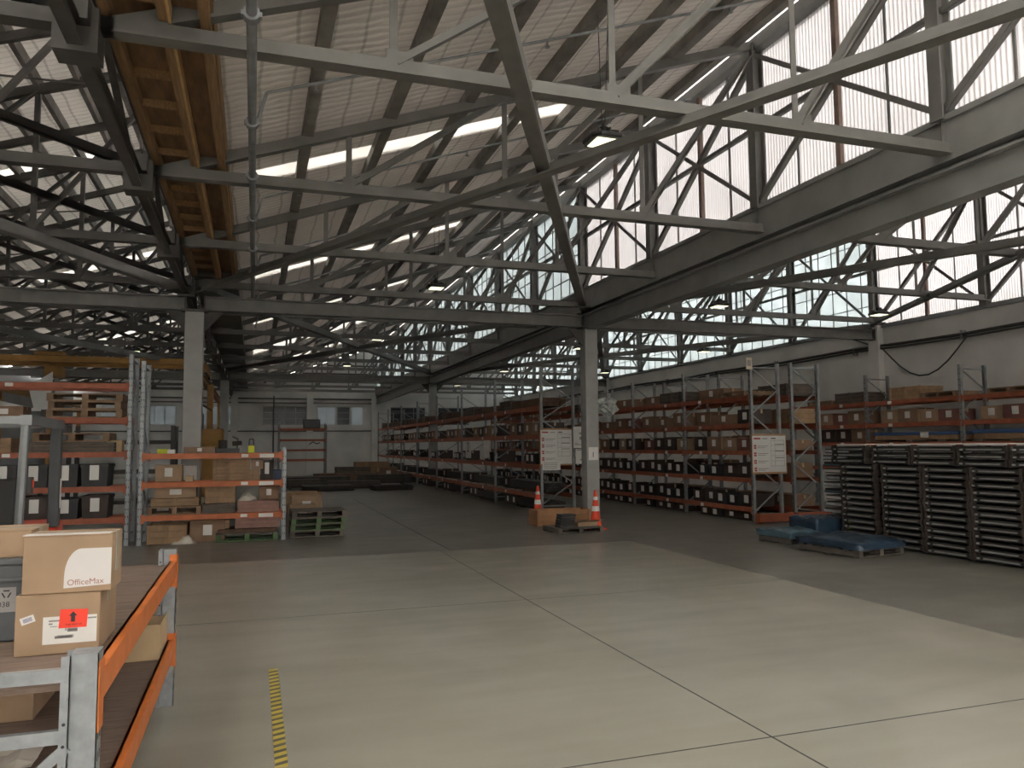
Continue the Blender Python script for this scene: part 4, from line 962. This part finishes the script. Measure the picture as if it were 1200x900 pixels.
# ------------------------------------------------------------------ foreground shelving at left
SX0, SX1, SYA, SYB = -1.55, -.56, 3.5, 6.72
sh = empty('low_shelving', (-1.05, 5.3, 0)); tag(sh, 'low two-tier shelving with bright orange beams in the left foreground', 'shelving')
def at(x, y, z): return (x+1.05, y-5.3, z)
def shelf_post(x, y, face):
    m = MB(); f = face; w2 = .052
    def b(x0, y0, x1, y1, z0=0, z1=1.2, k=0): m.box(*at(min(x0, x1), min(y0, y1), z0), *at(max(x0, x1), max(y0, y1), z1), k)
    b(x, y-.045, x-f*.004, y+.045); b(x, y-.045, x-f*.095, y-.041); b(x, y+.041, x-f*.095, y+.045)
    b(x-f*.095, y-.063, x-f*.128, y-.059) ; b(x-f*.095, y-.063, x-f*.099, y-.041); b(x-f*.095, y+.041, x-f*.128, y+.045)
    for j in range(13):
        z = 1.11-j*.082
        m.cyl(at(x-f*.112, y-.0645, z), at(x-f*.112, y-.0625, z), .0065, 10, 1)
        b(x+f*.0006, y-.026, x+f*.001, y-.012, z, z+.035, 1); b(x+f*.0006, y+.012, x+f*.001, y+.026, z, z+.035, 1)
    for z in (1.03, .625): m.cyl(at(x-f*.112, y-.068, z), at(x-f*.112, y-.0625, z), .014, 6, 0)
    b(x+f*.0, y-.05, x-f*.1, y+.05, 1.2, 1.204)
    m.build('upright', [GALV, INK], sh)
for x, f in ((SX1, 1), (SX0, -1)):
    for y in (SYA, SYB): shelf_post(x, y, f)
for x, f in ((SX1, 1), (SX0, -1)):
    for z, nm in ((1.115, 'upper'), (.51, 'lower')):
        m = MB(); m.box(*at(min(x, x-f*.05), SYA+.045, z-.125), *at(max(x, x-f*.05), SYB-.045, z)); m.box(*at(min(x-f*.03, x-f*.05), SYA+.05, z-.03), *at(max(x-f*.03, x-f*.05), SYB-.05, z+.0))
        for y, s in ((SYA, 1), (SYB, -1)):
            m.box(*at(min(x, x+f*.006), y-.05, z-.22), *at(max(x, x+f*.006), y+.05, z+.05)); m.box(*at(min(x, x-f*.05), min(y+s*.046, y+s*.052), z-.2), *at(max(x, x-f*.05), max(y+s*.046, y+s*.052), z+.05))
        m.build('beam', ORNG, sh, bevel=.003)
for z in (1.085, .48):
    m = MB(); n = 4
    for i in range(n): y0 = SYA-.03+i*(SYB-SYA+.06)/n; m.box(*at(SX0+.05, y0+.002, z-.02), *at(SX1-.052, y0+(SYB-SYA+.06)/n-.002, z))
    m.build('shelf_board', MDF, sh)
for y, s in ((SYA-.02, 1), (SYB+.02, -1)):
    for z in ((1.13 if s > 0 else 1.03), .90, .12):
        m = MB(); m.bar(at(SX0+.1, y-s*.03, z), at(SX1-.1, y-s*.03, z), .03, .05); m.build('frame_rail', GALV, sh)
    m = MB(); m.bar(at(SX1-.1, y-s*.03, .86), at(SX0+.1, y-s*.03, .15), .028, .04); m.build('frame_diagonal', GALV, sh)

def box_thing(name, x0, y0, z0, x1, y1, z1, mt, side, label, cat, rz=0, grp='cartons on the low shelving'):
    cx, cy = (x0+x1)/2, (y0+y1)/2; o = empty(name, (cx, cy, z0), R(rz)); tag(o, label, cat, grp)
    hw, hd, h = (x1-x0)/2, (y1-y0)/2, z1-z0
    m = MB(); m.box(-hw, -hd, 0, hw, hd, h); m.build('body', mt, o, bevel=.004)
    return o, hw, hd, h
def flaps(o, hw, hd, h, mt):
    m = MB(); m.box(-hw, -hd, h, hw, -.003, h+.004); m.box(-hw, .003, h, hw, hd, h+.004); m.build('top_flaps', mt, o)
    m = MB(); m.box(-hw-.001, -.025, h+.004, hw+.001, .025, h+.0052); m.box(hw, -.025, h*.72, hw+.001, .025, h+.005); m.build('packing_tape', mat('clear_tape', (.56, .50, .42), .2, 0, .05), o)
SZ = 1.086
o, hw, hd, h = box_thing('carton', -.985, 3.99, SZ, -.65, 4.43, 1.345, CARD, CARDP, 'brown carton with address label and red arrow sticker on the low shelving', 'box')
flaps(o, hw, hd, h, CARD)
yf = -hd-.0012
m = MB(); m.box(-.058, yf, .045, .157, yf+.001, .165); m.build('address_label', WHITE, o)
m = MB()
for a, b, c, d in ((-.035, .143, .01, .15), (-.035, .13, -.02, .137), (.12, .148, .155, .154), (-.01, .068, .06, .080), (.04, .095, .08, .108), (-.03, .12, .0, .123)): m.box(a, yf-.0006, b, c, yf, d)
for i in range(16): m.box(.0+i*.0042, yf-.0006, .069, .0+i*.0042+.0022, yf, .083)
for i in range(12): m.box(.03+i*.0042, yf-.0006, .1, .03+i*.0042+.002, yf, .114)
m.build('address_print', INKG, o)
m = MB(); vs = [(0, .113), (.112, .112), (.117, .191), (.006, .196)]; m.add([(.004+a, yf-.0016, b) for a, b in vs]+[(.004+a, yf-.0008, b) for a, b in vs], [(0, 1, 2, 3), (7, 6, 5, 4)]); m.build('red_sticker', REDS, o)
m = MB(); m.prism([(.053, .139), (.069, .139), (.069, .165), (.077, .165), (.061, .184), (.045, .165), (.053, .165)], yf-.0026, yf-.0017); m.build('printed_arrow', INK, o)
text('sticker_lettering', 'THIS WAY UP', .0105, (.064, yf-.0018, .126), (R(90), R(0), 0), INK, o, .0003)
e = empty('barcode_sticker', (-.118, yf-.0006, .158)); e.parent = o; e.rotation_euler = (0, R(-18), 0)
m = MB(); m.box(-.028, 0, -.016, .028, .0006, .016); m.build('sticker', WHITE, e)
m = MB()
for i in range(9): m.box(-.017+i*.004, -.0005, -.009, -.017+i*.004+.002, 0, .009)
m.build('barcode', mat('blue_ink', (.12, .12, .30), .7), e)

o, hw, hd, h = box_thing('carton', -.965, 4.0, 1.3512, -.605, 4.24, 1.605, CARD, CARDP, 'brown carton with white printed swoosh panel, on top of the labelled carton', 'box', -1.5)
flaps(o, hw, hd, h, CARD); yf = -hd-.0012
m = MB(); pts = [(hw-.002, .03), (hw-.002, .195)]
for i in range(9): a = i/8*math.pi/2; pts.append((.055-.068*math.sin(a)+.0, .195-.0*a-.125*(1-math.cos(a))))
pts += [(-.014, .02)]
m.prism(pts[::-1], yf, yf+.001); m.build('white_panel', mat('white_print', (.72, .70, .70), .7, 0, .03), o)
text('printed_lettering', 'OfficeMax', .036, (.075, yf-.0006, .045), (R(90), R(-1.5), 0), mat('copper_print', (.42, .22, .18), .7), o, .0004)
m = MB(); m.box(-hw-.002, -hd-.004, h+.0045, hw-.01, -hd+.05, h+.008); m.build('torn_edge', mat('pale_torn_paper', (.66, .62, .60), .8), o)
m = MB(); m.box(hw, -.03, h*.3, hw+.002, .04, h); m.build('side_tape', mat('clear_tape', (.56, .50, .42), .2), o)

o = empty('storage_crate', (-1.27, 4.52, SZ)); tag(o, 'grey plastic lidded crate with white label at the left edge of the low shelving', 'crate')
m = MB(); m.box(-.235, -.2, 0, .235, .2, .36); m.build('body', GREYP, o, bevel=.012)
m = MB(); m.box(-.245, -.21, .36, .245, .21, .39); m.box(-.245, -.212, .28, .245, -.2, .30); m.build('lid', GREYP, o, bevel=.006)
m = MB(); m.box(.1, -.2022, .14, .205, -.2005, .255); m.build('paper_label', mat('dull_label', (.34, .33, .33), .7), o)
text('label_numerals', '038', .034, (.155, -.2026, .175), (R(90), 0, 0), INK, o, .0003)
m = MB()
for a in (90, 210, 330):
    c, s = math.cos(R(a)), math.sin(R(a)); m.bar((.165+c*.014-s*.013, -.2026, .226+s*.014+c*.013), (.165+c*.014+s*.013, -.2026, .226+s*.014-c*.013), .001, .006, 0, (0, 0, 1))
m.build('recycling_mark', INK, o)
o, hw, hd, h = box_thing('carton', -1.3, 4.36, SZ+.391, -1.02, 4.7, 1.60, CARD, CARDP, 'plain brown carton on the grey crate lid at left edge of shelving', 'box')
flaps(o, hw, hd, h, CARD)
o, hw, hd, h = box_thing('carton', -.86, 6.2, .481, -.615, 6.68, .70, CARDP, CARDP, 'pale open carton on the lower shelf at the far end', 'box', 0)
m = MB(); m.box(-hw, -hd, h, hw, -hd+.004, h+.03); m.box(hw-.004, -hd, h, hw, hd, h+.03); m.build('open_flaps', CARDP, o)
o, hw, hd, h = box_thing('carton', -1.5, 5.1, .481, -1.15, 5.62, .66, CARD, CARDP, 'brown carton on the lower shelf at the left edge of the picture', 'box', 0)
flaps(o, hw, hd, h, CARD)
o = empty('packing_paper', (-1.22, 4.5, .481)); tag(o, 'pale crumpled packing paper on the lower shelf near the front frame', 'paper')
rnd = random.Random(5); m = MB(); n = 7; vs = [((i/n-.5)*.5, (j/n-.5)*.4, .02+rnd.uniform(0, .05)*(1 if 0 < i < n and 0 < j < n else .2)) for j in range(n+1) for i in range(n+1)]
m.add(vs, [(j*(n+1)+i, j*(n+1)+i+1, (j+1)*(n+1)+i+1, (j+1)*(n+1)+i) for j in range(n) for i in range(n)]); m.build('sheet', mat('pale_paper', (.6, .56, .5), .8), o)

# ------------------------------------------------------------------ forklift behind the shelving (faces the viewer)
fk = empty('forklift', (-2.185, 7.44, 0), R(93)); tag(fk, 'dark grey forklift with red counterweight behind the foreground shelving', 'forklift')
def fb(nm, x0, y0, z0, x1, y1, z1, mt, bev=.02): m = MB(); m.box(x0, y0, z0, x1, y1, z1); return m.build(nm, mt, fk, bevel=bev)
m = MB(); m.prism([(.35, .25), (1.0, .25), (1.12, .55), (1.12, 1.08), (.95, 1.34), (.72, 1.30), (.35, 1.0)], -.52, .52); m.build('counterweight', FLRED, fk, bevel=.03)
fb('chassis', -.75, -.5, .25, .36, .5, .75, FLGREY)
m = MB(); m.prism([(-.05, .75), (.4, .75), (.75, 1.0), (.72, 1.26), (.1, 1.12), (-.05, 1.0)], -.42, .42); m.build('engine_hood', FLGREY, fk, bevel=.03)
st = fb('seat', -.02, -.25, 1.12, .45, .25, 1.26, RUBBER, .04); m = MB(); m.prism([(.36, 1.2), (.5, 1.2), (.6, 1.72), (.5, 1.74)], -.24, .24); m.build('seat_back', RUBBER, fk, bevel=.03)
fb('dashboard', -.72, -.42, .75, -.55, .42, 1.3, FLGREY)
m = MB(); m.cyl((-.56, .05, 1.3), (-.4, .05, 1.42), .02, 8); m.build('steering_column', FLGREY, fk)
m = MB(); n = 20
for i in range(n):
    a, b = 2*math.pi*i/n, 2*math.pi*(i+1)/n
    p = lambda t: (-.4+.17*.55*math.cos(t)*-1, .05+.17*math.sin(t), 1.42+.17*.8*math.cos(t)); m.cyl(p(a), p(b), .016, 6)
m.build('steering_wheel', RUBBER, fk)
for y in (-.48, .48):
    m = MB(); m.tube([(-.80, y, .8), (-.62, y, 2.18)], .032, 8); m.build('front_guard_post', FLTUBE, fk)
    m = MB(); m.box(.66, y-.045, 1.28, .78, y+.045, 2.2); m.build('rear_guard_post', FLGREY, fk, bevel=.01)
m = MB(); m.box(-.66, -.53, 2.18, .8, -.45, 2.26); m.box(-.66, .45, 2.18, .8, .53, 2.26)
for i in range(7): m.box(-.62+i*.22, -.45, 2.19, -.56+i*.22, .45, 2.25)
m.build('overhead_guard', FLTUBE, fk)
m = MB(); m.box(.70, -.53, 1.45, .76, -.526, 1.72); m.build('warning_label', WHITE, fk)
text('label_mark', '!', .16, (.73, -.5315, 1.585), (R(90), 0, 0), REDP, fk, .0004)
m = MB(); m.add([(.25, -.44, 1.19), (.6, -.44, 1.27), (.6, -.2, 1.27), (.25, -.2, 1.19), (.25, -.44, 1.196), (.6, -.44, 1.276), (.6, -.2, 1.276), (.25, -.2, 1.196)], [(3, 2, 1, 0), (4, 5, 6, 7), (0, 1, 5, 4), (1, 2, 6, 5), (2, 3, 7, 6), (3, 0, 4, 7)]); m.build('paper_document', WHITE, fk)
for x, r_ in ((-.55, .33), (.75, .27)):
    for y in (-.5, .5):
        m = MB(); m.cyl((x, y-.11, r_), (x, y+.11, r_), r_, 22); q = m.build('wheel', RUBBER, fk)
        m = MB(); m.cyl((x, y-.12, r_), (x, y+.12, r_), r_*.5, 14); m.build('hub', FLTUBE, q)
for y in (-.33, .33):
    m = MB(); m.box(-1.1, y-.06, .08, -.95, y+.06, 2.1); m.build('mast_rail', FLGREY, fk)
m = MB(); m.box(-1.16, -.5, .1, -1.1, .5, .55); m.build('carriage', FLGREY, fk)
for y in (-.3, .3): m = MB(); m.box(-2.2, y-.06, .06, -1.14, y+.06, .1); m.build('fork', FLGREY, fk)
m = MB(); m.box(-.66, -.54, 1.66, -.56, -.46, 1.78); m.build('side_lamp', DARKP, fk); m = MB(); m.box(-.6, -.545, 1.70, -.57, -.54, 1.76); m.build('indicator', CONE, fk)

# ------------------------------------------------------------------ yellow crane, machines and clutter at the back
o = empty('overhead_crane', (-6.2, 35, 0)); tag(o, 'yellow overhead travelling crane spanning the left bay', 'crane')
for y in (-.9, .9): m = MB(); m.box(-4.6, y-.15, 5.36, 4.2, y+.15, 5.6); m.build('girder', YELL, o)
for x in (-4.7, 4.2): m = MB(); m.box(x-.15, -1.6, 5.02, x+.15, 1.6, 5.36); m.build('end_carriage', YELL, o)
for y in (-1.2, 1.2): m = MB(); m.cyl((-4.7, y-.15, 5.0), (-4.7, y+.15, 5.0), .15, 12); m.cyl((4.2, y-.15, 5.0), (4.2, y+.15, 5.0), .15, 12); m.build('wheel', DARKP, o)
m = MB(); m.box(-1.9, -1.1, 5.62, -.9, 1.1, 5.75); m.box(-1.7, -.4, 4.85, -1.1, .4, 5.25); m.build('hoist_trolley', YELL, o)
m = MB(); m.cyl((-1.4, 0, 4.85), (-1.4, 0, 4.1), .02, 6); m.box(-1.5, -.1, 3.95, -1.3, .1, 4.15); m.build('hook_block', DARKP, o)
for x, lab in ((XLL+.35, 'crane runway beam along the far left wall'), (-2.0, 'crane runway beam beside the left column row')):
    o = empty('runway_beam', (x, 40, 4.75)); tag(o, lab, 'beam', 'crane runway beams'); m = MB(); m.ibeam((0, -10, 0), (0, 17, 0), .2, .3, .03); m.build('web_and_flanges', YELL, o)
    for y in (-9, 0, 9, 16.5):
        m = MB(); m.box(-.1, y-.1, -4.75, .1, y+.1, -.16); m.build('support_post', YELL, o)
o = empty('pillar_machine', (-1.75, 34.5, 0)); tag(o, 'tall yellow pillar machine with cabinet behind the left column', 'machine')
m = MB(); m.box(-.12, -.15, .6, .12, .15, 4.6); m.build('pillar', YELL, o)
m = MB(); m.box(-.55, -.5, .0, .55, .5, 2.75); m.build('cabinet', YELL, o, bevel=.03)
m = MB(); m.box(-.5, -.52, 1.6, -.05, -.5, 2.5); m.box(.05, -.52, 1.6, .5, -.5, 2.5); m.build('doors', mat('dark_yellow', (.35, .19, .03), .5), o)
m = MB(); m.box(-.9, -.3, 2.75, -.25, .3, 3.4); m.build('motor_housing', GREYP, o, bevel=.04)
m = MB(); m.tube([(-.6, 0, 3.4), (-.3, -.1, 3.75), (.1, -.16, 3.5)], .035); m.build('hose', CABLE, o)
o = empty('leaning_board', (-7.6, 29.5, 0)); tag(o, 'big white panel leaning at the far left beyond the tall rack', 'panel', 'white panels at far left')
m = MB(); m.prism([(-3.5, 3.25), (1.0, 3.25), (-3.5, 4.35)], -.05, .05); m.prism([(.55, 3.3), (1.05, 3.3), (1.05, 4.6), (.35, 4.1)], .3, .38); m.build('sheet', WHITEP, o)
for x in (-3, -1, .9): m = MB(); m.box(x-.06, -.06, 0, x+.06, .06, 3.3); m.build('leg', STEELD, o)
o = empty('dark_rack', (-4.6, 23.5, 0)); tag(o, 'dark steel stillage rack behind the tall left rack', 'rack')
for x in (-2.5, 0, 2.5):
    for y in (-.5, .5): m = MB(); m.box(x-.05, y-.05, 0, x+.05, y+.05, 2.6); m.build('post', STEELD, o)
for z in (.5, 1.3, 2.1): m = MB(); m.box(-2.5, -.5, z, 2.5, .5, z+.1); m.build('shelf', STEELD, o)
rk = rack('pallet_rack', 'small empty orange rack before the far end wall', 1.3, 44, 'X', [0, 2.5], .9, [3.3, 3.3], [[1.3, 1.85, 2.4, 3.0]], ORNGD, GALVD, tags=False)
o = empty('wall_cabinet', (3.05, 44.6, 3.0)); tag(o, 'dark box standing on top of the small orange rack', 'box'); m = MB(); m.box(-.45, -.3, 0, .45, .3, .5); m.build('body', DARKP, o); m = MB(); m.box(-.4, -.31, .05, .4, -.3, .45); m.build('door', GREYP, o)
o = empty('white_board', (3.2, 44.0, 1.86)); tag(o, 'white board propped inside the small orange rack', 'board'); m = MB(); m.box(-.35, .2, 0, .3, .24, .85); m.build('sheet', WHITEP, o); m = MB(); m.tube([(-.3, .18, .25), (-.1, .18, .4), (.1, .18, .28), (.28, .18, .35)], .03, 6); m.build('dark_hose', CABLE, o)
rj = random.Random(21); n = 0
for k, x, y, rz, sc, wh in (('plates', 3.2, 36, 4, (1, 1, 1.6), 'nearest the pallet stack'), ('plates', 4.6, 38, -8, (1.1, 1.2, 2.2), 'left of the aisle end'), ('sbars', 3.0, 40, 3, (1.2, 1.5, 1.6), 'in the far left of aisle end'), ('sbars', 6.4, 40, -3, (1, 1.4, 1.8), 'in the middle of aisle end'),
                            ('plates', 6.0, 35.5, 5, (.8, 1, 1.4), 'close to the aisle rack'), ('planks', 4.8, 43.2, 2, (1.2, 1.5, 2.0), 'behind the plates at aisle end'), ('gcrate', 5.4, 45.2, 0, (1.6, 1.2, 2.3), 'before the end wall'), ('crate', 6.6, 46, 0, (1.8, 1.2, 2.6), 'before the end wall'), ('dull', 7.0, 43, 6, (1.4, 1.2, 2.0), 'far end of aisle'),
                            ('rbars', 2.2, 38, 0, (.8, 1.4, 1.5), 'left of the plates at aisle end'), ('plates', 2.0, 41.5, -4, (1, 1.3, 3), 'under the small orange rack front')):
    ds, cat = DESC[k]; place(k, (x, y, .001), R(rz), '%s on the floor %s' % (ds, wh), cat, 'metal and timber piled at the aisle end', sc)

if HAZE:
    bx = MB(); bx.box(XLL-.2, Y0+.1, .02, XR-.05, Y1-.1, 9.3)
    hz = bx.build('dusty_haze', [MATS.setdefault('haze', bpy.data.materials.new('haze'))]); tag(hz, 'thin dusty haze hanging in the air of the whole shed', 'haze', kind='stuff')
    nt, N, L = nodes(MATS['haze']); N.remove(N['Principled BSDF']); v = N.new('ShaderNodeVolumeScatter'); v.inputs['Density'].default_value = HAZE; v.inputs['Anisotropy'].default_value = .55
    L.new(v.outputs[0], N['Material Output'].inputs['Volume'])
for key, (o, used_) in PR.items():       # prototypes that were never set down
    if not used_:
        for ch in list(o.children_recursive): bpy.data.objects.remove(ch)
        bpy.data.objects.remove(o)
